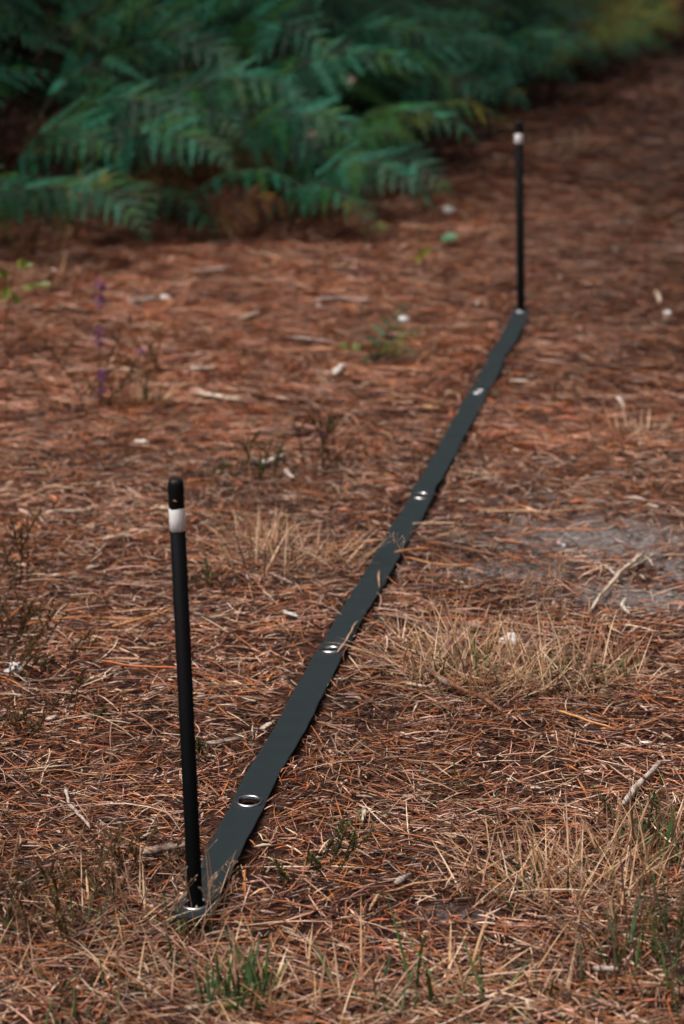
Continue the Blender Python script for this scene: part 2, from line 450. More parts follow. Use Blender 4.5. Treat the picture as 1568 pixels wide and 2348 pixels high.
def needles(n, y0, y1, margin, L, r, rings, sides, lift, tilt, bend, power=1.0, pal=PAL, pw=PW, align=.5):
    x, y = sample_floor(n, y0, y1, margin, power)
    n = len(x)
    ln = L(n); rad = r(n)
    field = 2.2 * np.sin(x * 3.1 + 1.2 * np.sin(y * 2.3)) + 1.5 * np.sin(y * 4.3 + x)
    a = np.where(rng.random(n) < align, field + rng.normal(0, .45, n), rng.random(n) * math.pi * 2)
    tx, ty = np.cos(a), np.sin(a)
    s = np.linspace(-.5, .5, rings)[None, :]
    bd = rng.normal(0, bend, n)[:, None] * ln[:, None]
    off = bd * (s * s * 4 - 1)
    px = x[:, None] + tx[:, None] * s * ln[:, None] - ty[:, None] * off
    py = y[:, None] + ty[:, None] * s * ln[:, None] + tx[:, None] * off
    h = hgt(px, py)
    z0 = h.mean(1) + lift(n)
    tl = rng.normal(0, tilt, n)
    arch = np.abs(rng.normal(0, .03, n))[:, None] * ln[:, None] * (1 - 4 * s * s)
    pz = np.maximum(z0[:, None] + tl[:, None] * s * ln[:, None] + arch, h + rad[:, None] * .6)
    f9 = np.linspace(0, rings - 1, 9); lo = np.minimum(f9.astype(int), rings - 2); fr = f9 - lo
    qx = px[:, lo] * (1 - fr) + px[:, lo + 1] * fr; qy = py[:, lo] * (1 - fr) + py[:, lo + 1] * fr
    u = np.abs(qx - np.interp(qy, sy, sx)) * .985
    over = ((u < SW * .5 - .002) & (qy > sy[0] - .02) & (qy < sy[-1] + .02)).sum(1)
    low = over > 0
    keep = ~low | (rng.random(n) < .0) ; keep |= (over <= 3) & (rng.random(n) < .16) & (y < 6.4)
    x, y, a, ln, rad, px, py, pz, tx, ty = (q[keep] for q in (x, y, a, ln, rad, px, py, pz, tx, ty)); n = len(x)
    taper = np.interp(np.abs(s[0]), [0, .35, .5], [1, .9, .45])
    rr = rad[:, None] * taper[None, :]
    ca, sa = -ty, tx
    Vs = []
    ph = rng.random(n) * 6.28
    for k in range(sides):
        an = ph + 2 * math.pi * k / sides
        Vs.append(np.stack([px + ca[:, None] * np.cos(an)[:, None] * rr, py + sa[:, None] * np.cos(an)[:, None] * rr, pz + np.sin(an)[:, None] * rr], -1))
    V = np.stack(Vs, 2)                       # n, rings, sides, 3
    base = (np.arange(n) * rings * sides)[:, None, None]
    i = np.arange(rings - 1)[None, :, None]; k = np.arange(sides if sides > 2 else 1)[None, None, :]; k2 = (k + 1) % sides
    F = np.stack([base + i * sides + k, base + i * sides + k2, base + (i + 1) * sides + k2, base + (i + 1) * sides + k], -1).reshape(-1, 4)
    ci = rng.choice(len(pal), n, p=pw / pw.sum())
    C = pal[ci] * rng.uniform(.75, 1.25, (n, 1)) * (1 + rng.normal(0, .05, (n, 3)))
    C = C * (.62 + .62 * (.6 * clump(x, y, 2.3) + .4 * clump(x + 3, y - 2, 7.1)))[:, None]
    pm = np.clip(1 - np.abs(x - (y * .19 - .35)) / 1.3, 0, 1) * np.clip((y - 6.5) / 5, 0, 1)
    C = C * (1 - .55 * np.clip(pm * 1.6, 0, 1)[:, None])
    C = np.repeat(np.clip(C, .004, .9), rings * sides, axis=0)
    return V.reshape(-1, 3), F, C

def join(parts):
    V, F, C = [], [], []; n = 0
    for v, f, c in parts: V.append(v); F.append(f + n); C.append(c); n += len(v)
    return np.concatenate(V), np.concatenate(F), np.concatenate(C)

U = rng.uniform
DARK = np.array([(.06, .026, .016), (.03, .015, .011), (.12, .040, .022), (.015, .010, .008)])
FLAKE = np.array([(.60, .45, .35), (.45, .30, .22), (.30, .14, .08), (.50, .36, .28), (.12, .05, .03), (.22, .07, .035)])
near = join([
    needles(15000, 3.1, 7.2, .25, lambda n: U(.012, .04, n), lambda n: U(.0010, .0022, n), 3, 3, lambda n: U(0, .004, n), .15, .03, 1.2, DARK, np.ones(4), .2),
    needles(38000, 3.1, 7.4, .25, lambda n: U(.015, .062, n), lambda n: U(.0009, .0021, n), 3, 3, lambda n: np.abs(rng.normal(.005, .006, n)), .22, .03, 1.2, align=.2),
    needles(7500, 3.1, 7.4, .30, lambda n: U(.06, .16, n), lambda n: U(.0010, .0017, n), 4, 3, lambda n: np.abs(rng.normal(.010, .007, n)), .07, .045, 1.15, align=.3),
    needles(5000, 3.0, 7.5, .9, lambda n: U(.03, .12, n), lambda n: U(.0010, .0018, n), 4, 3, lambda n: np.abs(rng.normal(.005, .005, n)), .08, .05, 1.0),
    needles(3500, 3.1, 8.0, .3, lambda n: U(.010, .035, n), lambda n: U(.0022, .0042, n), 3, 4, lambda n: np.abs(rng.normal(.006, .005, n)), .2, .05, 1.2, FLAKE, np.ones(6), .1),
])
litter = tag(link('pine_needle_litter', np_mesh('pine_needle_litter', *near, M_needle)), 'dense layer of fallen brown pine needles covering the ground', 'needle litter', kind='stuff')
PALF = PAL * np.array([.92, .80, .74])
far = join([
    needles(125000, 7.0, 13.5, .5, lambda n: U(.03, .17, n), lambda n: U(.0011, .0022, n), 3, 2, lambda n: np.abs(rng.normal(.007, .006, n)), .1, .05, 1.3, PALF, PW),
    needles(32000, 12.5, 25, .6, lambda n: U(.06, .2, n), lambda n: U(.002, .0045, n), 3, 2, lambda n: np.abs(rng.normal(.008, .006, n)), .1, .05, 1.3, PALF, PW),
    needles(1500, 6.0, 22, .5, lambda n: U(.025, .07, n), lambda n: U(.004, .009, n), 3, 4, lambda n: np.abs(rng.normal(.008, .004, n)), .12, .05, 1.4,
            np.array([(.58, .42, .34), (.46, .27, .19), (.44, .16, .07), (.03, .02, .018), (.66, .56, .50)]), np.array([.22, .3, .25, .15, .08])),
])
tag(link('bark_and_needle_litter', np_mesh('bark_and_needle_litter', *far, M_needle)), 'scattered bark flakes and needles on the far forest floor', 'needle litter', kind='stuff')

# ------------------------------------------------------------------ poles
def pole(base_px, top_px, label, r=.0125):
    # foot of the pole at the strap's eyelet, top at its own distance (leaning a little)
    foot = base_px
    top = top_px
    ax = (top - foot); L = ax.length; ax.normalize()
    root = empty('marker_pole', foot); tag(root, label, 'pole', 'black marker poles')
    q = ax.to_track_quat('Z', 'Y')
    def lathe(name, prof, m, n=32):
        b = MB(); vs = []
        for rr, z in prof:
            for k in range(n): vs.append(q @ Vector((rr * math.cos(2 * math.pi * k / n), rr * math.sin(2 * math.pi * k / n), z + (.0005 * math.sin(k * .9) + .0004 * math.sin(k * 2.3) if name == 'white_band' else 0))))
        fs = [(j * n + k, j * n + (k + 1) % n, (j + 1) * n + (k + 1) % n, (j + 1) * n + k) for j in range(len(prof) - 1) for k in range(n)]
        fs.append(tuple((len(prof) - 1) * n + k for k in range(n)))
        b.add(vs, fs); return b.build(name, m, root, True)
    c0 = L - .048
    lathe('shaft', [(r, -.12), (r, c0 + .02)], M_pole)
    lathe('cap', [(r + .0002, c0 + .002), (r + .0004, c0 + .003), (r + .0004, L - .012), (r - .0002, L - .006), (r - .002, L - .0012), (r - .006, L), (.0005, L + .0002)], M_cap)
    lathe('white_band', [(r + .0002, c0 - .0368), (r + .0005, c0 - .0365), (r + .0005, c0 - .02), (r + .0005, c0 - .0005), (r + .0003, c0 - .0001)], M_tape)
    # a worn nick in the cap
    b = MB(); ctr = q @ Vector((0, 0, L - .033)); tow = Vector((-.05, -1, 0)).normalized()
    b.tube([ctr + tow * (r + .0012) + Vector((-.003, 0, .0008)), ctr + tow * (r + .0021) + Vector((0, 0, .0001)), ctr + tow * (r + .0013) + Vector((.003, 0, -.0016))], [.0008, .0014, .0009], 6)
    b.build('scuff', M_scuff, root, True)
    return root
e0 = so + Vector(strap_point(ES[0], 0)); e5 = so + Vector(strap_point(ES[-1], 0))
pole(Vector((e0.x, e0.y, 0)), W(402, 1097, e0.y - .012), 'black pole with a white band standing at the near end of the strap')
pole(Vector((e5.x, e5.y, 0)), W(1189, 277, e5.y), 'black pole with a white band standing at the far end of the strap', .0155)

# ------------------------------------------------------------------ bracken ferns
def pinna_geom(b, M4, c, npair, seed, droop=.10):
    """one pinna along +X of length 1, its pinnules on both sides"""
    rr = random.Random(seed)
    def T(p): return M4 @ Vector(p)
    def zc(x): return -droop * x * x
    b.tube([T((x, 0, zc(x))) for x in (0, .35, .7, 1.0)], [.012, .009, .006, .002], 3, c, cap=False) if M4.is_identity else None
    for i in range(npair):
        t = (i + .6) / npair; x = t * .97
        l = .33 * (1 - t) ** .75 * (1 if i else .8) + .02
        wd = .60 / npair * .86
        for sgn in (1, -1):
            an = R(66 - 18 * t) + rr.uniform(-.1, .1); l2 = l * rr.uniform(.85, 1.1); dr = rr.uniform(.05, .3)
            dx, dy = math.cos(an), math.sin(an) * sgn
            px, py = -math.sin(an) * sgn, math.cos(an)
            z = zc(x); k = rr.uniform(.7, 1.25); cc = tuple(q * k for q in c)
            vs = [(x - wd * .55, 0, z), (x + wd * .45, 0, z),
                  (x + dx * l2 * .5 + wd * .42, dy * l2 * .5, z - l2 * dr * .35 + .010), (x + dx * l2 * .5 - wd * .52, dy * l2 * .5, z - l2 * dr * .35 + .004),
                  (x + dx * l2, dy * l2, z - l2 * dr)]
            b.add([T(v) for v in vs], [(0, 1, 2, 3), (3, 2, 4)] if sgn > 0 else [(3, 2, 1, 0), (4, 2, 3)], cc)

FERN_C = {'teal': [(.008, .066, .034), (.016, .118, .060), (.004, .034, .017), (.032, .165, .088), (.030, .10, .020)],
          'olive': [(.105, .130, .012), (.070, .11, .016), (.15, .135, .014), (.040, .10, .026)],
          'brown': [(.16, .065, .022), (.22, .095, .03), (.11, .05, .02)],
          'yellow': [(.30, .19, .04), (.25, .2, .05)]}
PINNA = {}
for key, cs in FERN_C.items():
    PINNA[key] = []
    for i, c in enumerate(cs):
        b = MB(); pinna_geom(b, Matrix.Identity(4), c, 12, 50 + i, .06 + .07 * i)
        PINNA[key].append(b.mesh('pinna', M_fern))

def frond_frame(az, stalk, blade, end_pitch, lean, rr):
    """points, tangents of stalk and midrib; local to the foot"""
    h = Vector((math.sin(az), math.cos(az), 0)); p = Vector((0, 0, 0)); pts = []
    n = 22; ds = (stalk + blade) / n
    for i in range(n + 1):
        s = i * ds; t = max(0, (s - stalk * .45) / (stalk * .55 + blade))
        pit = R(90 - lean) * (1 - t ** .8) + R(end_pitch) * t ** .8
        d = h * math.cos(pit) + Vector((0, 0, 1)) * math.sin(pit)
        pts.append((s, p.copy(), d)); p = p + d * ds
    return pts
def at_s(pts, s):
    for (s0, p0, d0), (s1, p1, d1) in zip(pts[:-1], pts[1:]):
        if s <= s1: k = (s - s0) / (s1 - s0); return p0.lerp(p1, k), d0.lerp(d1, k).normalized()
    return pts[-1][1], pts[-1][2]

def frond_parts(az, stalk, blade, width, end_pitch, lean, seed, nP=12):
    rr = random.Random(seed)
    pts = frond_frame(az, stalk, blade, end_pitch, lean, rr)
    side0 = Vector((math.cos(az), -math.sin(az), 0)); roll = rr.uniform(.2, .85)
    out = []
    for i in range(nP):
        t = (i + .15) / nP; t = 1 - (1 - t) ** 1.25
        p, d = at_s(pts, stalk + blade * t)
        sd_ = (Matrix.Rotation(roll, 3, d) @ side0).normalized(); nn = sd_.cross(d).normalized()
        if nn.z < 0: nn = -nn
        for sgn in (1, -1):
            ang = R(74 - 30 * t) + rr.uniform(-.08, .08)
            X = (d * math.cos(ang) + sd_ * sgn * math.sin(ang) - nn * rr.uniform(.0, .28)).normalized()
            Zv = (nn - X * nn.dot(X)).normalized(); Yv = Zv.cross(X)
            l = width * .5 * ((1 - t) ** .85 * .95 + .07) * (0.85 if i == 0 else 1) * rr.uniform(.88, 1.08)
            m = Matrix((X * l, Yv * l, Zv * l)).transposed().to_4x4(); m.translation = p
            out.append(m)
    p, d = at_s(pts, stalk + blade * .985)
    nn = side0.cross(d).normalized(); nn = nn if nn.z > 0 else -nn
    l = width * .1; m = Matrix((d * l, nn.cross(d) * l, nn * l)).transposed().to_4x4(); m.translation = p; out.append(m)
    return pts, out

def fern(foot, az, stalk, blade, width, end_pitch, lean, key, seed, label, group=None, nP=12):
    root = empty('bracken_fern', foot); tag(root, label, 'fern', group)
    if blade > .6: blade *= 1.08; width *= 1.12; nP = 11; az += R(-5 + 45 * random.Random(seed).random())
    pts, ms = frond_parts(az, stalk, blade, width, end_pitch, lean, seed, nP)
    b = MB(); n = len(pts)
    sc = {'teal': (.05, .07, .03), 'olive': (.09, .08, .03), 'brown': (.15, .07, .03), 'yellow': (.3, .2, .05)}[key]
    b.tube([p for _, p, _ in pts], [.0052 * (1 - .8 * i / n) for i in range(n)], 5, sc)
    b.v = [(x, y, z - .02 if i < 5 else z) for i, (x, y, z) in enumerate(b.v)]
    b.build('stalk', M_stem, root, True)
    rr = random.Random(seed + 5)
    for m in ms:
        o = link('pinna', rr.choice(PINNA[key]), root); o.matrix_basis = m
    return root

def whole_fern_mesh(key, seed, stalk, blade, width, ep, lean):
    b = MB(); rr = random.Random(seed)
    nfr = 2
    for k in range(nfr):
        pts, ms = frond_parts(rr.uniform(-.9, .9), stalk * rr.uniform(.8, 1.1), blade, width, ep + rr.uniform(-15, 15), lean + rr.uniform(-6, 14), seed + k, 11)
        b.tube([p for _, p, _ in pts], [.005 * (1 - .8 * i / len(pts)) for i in range(len(pts))], 4, (.05, .06, .03))
        for j, m in enumerate(ms):
            pinna_geom(b, m, rr.choice(FERN_C[key]), 9, seed * 31 + j + k * 100, .12)
    return b.mesh('bracken_fern', M_fern)

# edge of the fern bank on the floor (pixels of the photograph -> floor)
F_rows = random.Random(3)
D = math.degrees
front = [  # px, py of the foot, azimuth (deg from +Y, clockwise), stalk, blade, width, end pitch, lean, colour, label
    (70, 590, 100, .26, .72, .50, -48, 22, 'teal', 'bracken fern whose long frond tip hangs low over the needles, right of the sapling'),
    (-70, 600, 100, .22, .70, .55, -40, 20, 'teal', 'bracken fern cut by the picture edge above the yellow-green sapling'),
    (10, 560, 100, .45, .78, .60, -35, 12, 'teal', 'bracken fern arching above the sapling near the picture edge'),
    (40, 530, 70, .70, .80, .62, -20, 8, 'teal', 'tall bracken fern high at the left end of the fern bank'),
    (200, 540, 105, .38, .80, .60, -38, 14, 'teal', 'broad bracken fern arching over the low hanging frond'),
    (300, 520, 95, .60, .82, .64, -30, 9, 'teal', 'bracken fern with spread frond at the middle of the bank'),
    (400, 545, 120, .20, .72, .56, -45, 20, 'teal', 'bracken fern bending down to the litter at the middle of the bank'),
    (480, 520, 95, .42, .80, .62, -35, 12, 'teal', 'pale lit bracken fern in the middle bank above the brown dead bracken'),
    (520, 490, 80, .66, .80, .66, -25, 8, 'teal', 'bracken fern at the crest of the middle bank'),
    (590, 545, 125, .16, .66, .54, -48, 24, 'teal', 'bracken fern drooping to the ground below the small pale blossom'),
    (660, 540, 105, .24, .74, .60, -44, 18, 'teal', 'bracken fern with wide frond hanging to the litter beside the tiny seedling'),
    (700, 500, 100, .40, .78, .62, -36, 12, 'teal', 'bracken fern just below the yellow withered frond'),
    (770, 500, 115, .20, .70, .56, -46, 20, 'teal', 'outermost bracken fern of the bank, its tip nearest the far pole'),
    (800, 460, 95, .36, .76, .60, -38, 12, 'olive', 'yellow-green bracken fern behind the outermost one, pointing to the far pole'),
    (720, 450, 85, .62, .80, .64, -28, 8, 'teal', 'bracken fern just behind the yellow withered frond'),
    (760, 400, 75, .70, .80, .64, -25, 8, 'teal', 'tall bracken fern beneath the highest pale blossom'),
    (640, 420, 100, .74, .82, .66, -25, 8, 'teal', 'tall bracken fern in the second row above the middle bank'),
    (850, 400, 100, .45, .75, .60, -34, 12, 'teal', 'bracken fern at the inner corner of the bank'),
    (900, 350, 100, .55, .80, .62, -28, 10, 'teal', 'bracken fern standing left of the pale blossom by the path'),
    (1000, 320, 110, .25, .70, .55, -42, 16, 'teal', 'low bracken fern left of the far pole top'),
    (1050, 295, 105, .50, .80, .62, -34, 10, 'teal', 'bracken fern directly behind the top of the far pole'),
    (1130, 275, 95, .42, .82, .64, -38, 10, 'teal', 'bracken fern hanging over the path just right of the far pole'),
    (1190, 255, 105, .32, .78, .6, -40, 12, 'olive', 'olive bracken fern at the path edge right of the far pole'),
    (1260, 225, 100, .40, .80, .62, -36, 12, 'olive', 'yellow-green bracken fern beside the olive fern on the path edge'),
    (1330, 190, 110, .40, .80, .6, -34, 12, 'olive', 'olive-yellow bracken fern at the far bend of the path'),
    (1430, 155, 120, .42, .78, .6, -34, 12, 'olive', 'yellowish bracken fern next to the rusty bracken at the far bend'),
    (1500, 128, 150, .40, .75, .6, -35, 10, 'brown', 'rusty orange withered bracken at the far bend of the path'),
    (1575, 130, 200, .40, .75, .6, -35, 10, 'brown', 'rusty bracken cut by the picture edge at the far bend'),
    (1165, 268, 160, .14, .26, .2, -30, 10, 'yellow', 'small orange-yellow withered frond beside the top of the far pole'),
    (690, 345, 80, .62, .34, .10, 10, 30, 'yellow', 'thin yellow withered frond lying across the green ferns'),
    (430, 560, 90, .18, .45, .4, -40, 30, 'brown', 'brown dead bracken in the shade under the middle ferns'),
    (130, 580, 60, .25, .5, .4, -40, 20, 'brown', 'brown dead bracken in the shade above the low hanging frond'),
    (690, 550, 130, .15, .40, .36, -45, 30, 'brown', 'brown dead bracken under the fern with the wide hanging frond'),
]
for i, (px, py, az, st, bl, wd, ep, le, key, lab) in enumerate(front):
    fern(G(px, py), R(az), st, bl, wd, ep, le, key, 900 + i, lab)

# the ferns behind them, seen only as a mass of fronds
BACK = {'teal': [[whole_fern_mesh('teal', 300 + i + 10 * j, (.26, .48, .70, .92, 1.12)[j], .82, .64, (-42, -34, -28, -25, -20)[j], (16, 10, 8, 8, 6)[j]) for i in range(3)] for j in range(5)],
        'olive': [[whole_fern_mesh('olive', 370 + i + 10 * j, (.3, .45, .6, .75, .85)[j], .80, .64, -32, 10) for i in range(2)] for j in range(5)],
        'yellow': [[whole_fern_mesh('yellow', 460 + j, .30 + .1 * j, .72, .56, -35, 14)] for j in range(5)],
        'brown': [[whole_fern_mesh('brown', 430 + j, .30 + .1 * j, .70, .55, -35, 14)] for j in range(5)]}
rows = []
edge = [(-480, 610), (-160, 590), (100, 565), (300, 545), (520, 530), (700, 500), (800, 440), (860, 380), (920, 320), (1010, 290), (1120, 255), (1260, 212), (1380, 165), (1500, 120), (1650, 95)]
ew = [G(*e) for e in edge]
for a, b_ in zip(ew[:-1], ew[1:]):
    n = max(2, int((b_ - a).length / .36))
    for i in range(n):
        for row in range(8 if a.x < .3 else 6):
            p = a.lerp(b_, (i + F_rows.random()) / n)
            p = Vector((p.x - .15 - row * .12 * F_rows.random(), p.y + .10 + row * .42 + F_rows.uniform(-.2, .2), 0))
            px_x = p.x / max(p.y, .1)
            if float(clump(p.x * .8, p.y * .8 + .4, 2.6)) < .36 and F_rows.random() < .85 and row < 4: continue
            key = 'teal' if px_x < .07 else F_rows.choice(['teal', 'olive', 'olive']) if px_x < .115 else F_rows.choice(['olive', 'yellow', 'olive', 'brown'])
            if F_rows.random() < .05: key = 'brown'
            rows.append((p, key, min(row, 4)))
BL = {'yellow': 'golden withered bracken in the far rows at the bend of the path', 'teal': 'green bracken fern standing in the crowded shaded rows behind the front ferns', 'olive': 'yellowish bracken fern in the far rows beside the path', 'brown': 'brown withered bracken among the far rows of ferns'}
for p, key, row in rows:
    o = link('bracken_fern', F_rows.choice(BACK[key][row])); o.location = on_ground(p.x, p.y, -.02)
    o.rotation_euler = (F_rows.uniform(-.08, .08), F_rows.uniform(-.08, .08), -R(F_rows.gauss(95, 45))); s = F_rows.uniform(.85, 1.15); o.scale = (s, s, s)
    tag(o, BL[key], 'fern', {'yellow': 'golden bracken at the far bend', 'teal': 'rows of green bracken behind the front ferns', 'olive': 'rows of yellowish bracken along the far path', 'brown': 'withered bracken among the ferns'}[key])

# ------------------------------------------------------------------ unseen pines added around the clearing; they shade the ferns and block low light
M_bark = plain('pine_bark', (.10, .055, .035), .85, .2, 0, .8, 25, .5)
M_pine = col_material('pine_foliage', .6, .3, .1, .3, 6, .2)
def pine_meshes(seed):
    rr = random.Random(seed); b = MB(); n = 12
    b.tube([(math.sin(i * .5 + seed) * .05 * i / n, math.cos(i * .4 + seed) * .05, i * .8 - .1) for i in range(n)], [.17 * (1 - .8 * i / n) for i in range(n)], 10, jit=.08)
    limbs = []
    for k in range(16):
        z = rr.uniform(4.6, 8.6); a = rr.random() * 6.28; L = rr.uniform(1.8, 3.6) * (1.25 - (z - 4.6) / 6)
        e = Vector((math.cos(a) * L, math.sin(a) * L, z + L * rr.uniform(.02, .3))); b.tube([(0, 0, z), Vector((0, 0, z)).lerp(e, .5) + Vector((0, 0, .1)), e], [.045, .03, .012], 5)
        limbs.append((Vector((0, 0, z)), e))
    c = MB()
    for o, e in limbs:
        for _ in range(430):
            t = rr.uniform(.25, 1.05); q = o.lerp(e, t) + Vector((rr.gauss(0, .32), rr.gauss(0, .32), rr.gauss(.05, .16)))
            d = Vector((rr.gauss(0, 1), rr.gauss(0, 1), rr.uniform(-.3, .8))).normalized(); s_ = d.cross(Vector((rr.gauss(0, 1), rr.gauss(0, 1), rr.gauss(0, 1)))).normalized(); l = rr.uniform(.14, .26)
            k = rr.uniform(.7, 1.3); c.add([q, q + d * l + s_ * l * .28, q + d * l * 1.15, q + d * l - s_ * l * .28], [(0, 1, 2, 3)], (.035 * k, .065 * k, .025 * k))
    return b.mesh('trunk', M_bark, True), c.mesh('crown', M_pine)
PM = [pine_meshes(21), pine_meshes(22)]
def young_shade_pine(seed):
    rr = random.Random(seed); b = MB(); b.tube([(0, 0, i * .7 - .1) for i in range(9)], [.09 * (1 - .09 * i) for i in range(9)], 8, jit=.08); c = MB()
    for k in range(34):
        z = .5 + 5.0 * (k / 34) ** 1.05; a = k * 2.4 + rr.uniform(-.4, .4); L = (2.0 - .30 * z) * rr.uniform(.75, 1.15)
        o = Vector((0, 0, z)); e = Vector((math.cos(a) * L, math.sin(a) * L, z + L * .25)); b.tube([o, e], [.022, .006], 4)
        for _ in range(int(70 + 90 * L)):
            t = rr.uniform(.15, 1.05); q = o.lerp(e, t) + Vector((rr.gauss(0, .2), rr.gauss(0, .2), rr.gauss(.03, .14)))
            d = Vector((rr.gauss(0, 1), rr.gauss(0, 1), rr.uniform(-.2, .9))).normalized(); s_ = d.cross(Vector((rr.gauss(0, 1), rr.gauss(0, 1), rr.gauss(0, 1)))).normalized(); l = rr.uniform(.14, .26)
            kk = rr.uniform(.7, 1.3); c.add([q, q + d * l + s_ * l * .3, q + d * l * 1.15, q + d * l - s_ * l * .3], [(0, 1, 2, 3)], (.035 * kk, .070 * kk, .028 * kk))
    return b.mesh('trunk', M_bark, True), c.mesh('crown', M_pine)
YP = [young_shade_pine(5), young_shade_pine(6)]
yr = random.Random(77)
for ring, (rad_, n_) in enumerate(((7.5, 13), (10.5, 18), (14.5, 24))):
    for k in range(n_):
        a = 2 * math.pi * (k + yr.uniform(-.3, .3)) / n_; r_ = rad_ + yr.uniform(-.8, .8)
        x, y = math.sin(a) * r_ * .85, 6.0 + math.cos(a) * r_ * (1.15 if math.cos(a) > 0 else .9)
        if math.hypot(x, y) < 5.2: continue
        if y > 0 and abs(x) < .15 * y + 2.6 and y < 36 and not (y > 16.5 and x < -2.6 + .0 * y): continue
        root = empty('young_shade_pine', on_ground(x, y)); root.rotation_euler.z = yr.random() * 6.28; root.scale = (yr.uniform(.85, 1.25),) * 3
        side = 'behind the viewpoint' if y < 1 else 'left of the clearing' if x < 0 else 'right of the clearing'
        tag(root, 'unseen young pine added to block low light ' + side, 'tree', 'added young pines ' + side); link('trunk', YP[k % 2][0], root); link('crown', YP[k % 2][1], root)['kind'] = 'stuff'
for k, x in enumerate((-3.2, -1.2, .8, 2.6, 4.6, 6.6, 8.6)):
    root = empty('young_shade_pine', on_ground(x, 23.5 + 3.0 * max(0, x + .5) + yr.uniform(-.5, .5))); root.rotation_euler.z = k; root.scale = (1.25,) * 3
    tag(root, 'unseen young pine added to block low light beyond the ferns', 'tree', 'added young pines beyond the ferns'); link('trunk', YP[k % 2][0], root); link('crown', YP[k % 2][1], root)['kind'] = 'stuff'
for i, (x, y, rz, sc_, lab) in enumerate([
        (-6.0, 12.4, .4, 1.0, 'unseen shade pine left of the fern bank'), (-3.6, 13.6, 1.9, 1.05, 'unseen shade pine at the outer left end of the fern bank'),
        (-3.0, 17.8, 3.1, 1.0, 'unseen shade pine behind the tall ferns of the bank'), (-2.8, 21.5, 4.4, 1.05, 'unseen shade pine behind the ferns beyond the far pole'),
        (5.8, 13.2, 5.2, .85, 'unseen shade pine on the open side of the path'), (-4.4, 20.0, 2.2, 1.0, 'unseen shade pine between the two pines of the fern bank'),
        (-4.6, 19.0, 2.9, 1.1, 'unseen shade pine deep behind the fern bank')]):
    root = empty('shade_pine', on_ground(x, y)); root.rotation_euler.z = rz; root.scale = (sc_,) * 3
    tag(root, lab, 'tree', 'unseen shade pines around the clearing'); link('trunk', PM[i % 2][0], root); link('crown', PM[i % 2][1], root)['kind'] = 'stuff'

# ------------------------------------------------------------------ grass tufts
STRAW = [(.70, .48, .28), (.60, .38, .20), (.80, .60, .41), (.40, .20, .12), (.50, .31, .22), (.28, .14, .085)]
GREEN = [(.060, .125, .030), (.045, .105, .045), (.090, .14, .035)]
def blade(b, foot, az, L, lean, droop, wd, c):
    h = Vector((math.sin(az), math.cos(az), 0)); p = Vector(foot); pts = []; n = 5
    for i in range(n + 1):
        pts.append(p.copy()); t = i / n; pit = R(90 - lean - droop * t * t)
        p = p + (h * math.cos(pit) + Vector((0, 0, 1)) * math.sin(pit)) * L / n
    b.ribbon(pts, [wd * (.7, 1, .95, .75, .45, .08)[i] for i in range(n + 1)], (math.cos(az), -math.sin(az), 0), c)
    return pts[-1]

def seed_stalk(root, foot, az, L, lean, c=(.42, .27, .17), head=.05, n=16, r=.0008):
    rr = random; h = Vector((math.sin(az), math.cos(az), 0)); p = Vector(foot); pts = []
    for i in range(7):
        pts.append(p.copy()); t = i / 6; pit = R(90 - lean - 14 * t * t)
        p = p + (h * math.cos(pit) + Vector((0, 0, 1)) * math.sin(pit)) * L / 6
    b = MB(); b.tube(pts, [r * (1.2 - .5 * i / 6) for i in range(7)], 5, c)
    st = b.build('seed_stalk', M_grass, root)
    b = MB(); d = (pts[-1] - pts[-2]).normalized(); tip = pts[-1]
    for k in range(n):
        t = rr.random(); q0 = tip - d * head * t; o = Vector((rr.gauss(0, 1), rr.gauss(0, 1), rr.uniform(-.1, .9))).normalized()
        q1 = q0 + (o + d * .8).normalized() * head * (.12 + .38 * t)
        b.tube([q0, q1], .0003, 3, c, cap=False)
        e = (q1 - q0).normalized(); l = rr.uniform(.004, .007); k_ = rr.uniform(.8, 1.35); cc = (.50 * k_, .33 * k_, .22 * k_)
        b.tube([q1, q1 + e * l * .4, q1 + e * l], [.0003, .0010, .0001], 4, cc, cap=False)
    sh = b.build('seed_head', M_grass, st); sh['kind'] = 'stuff'

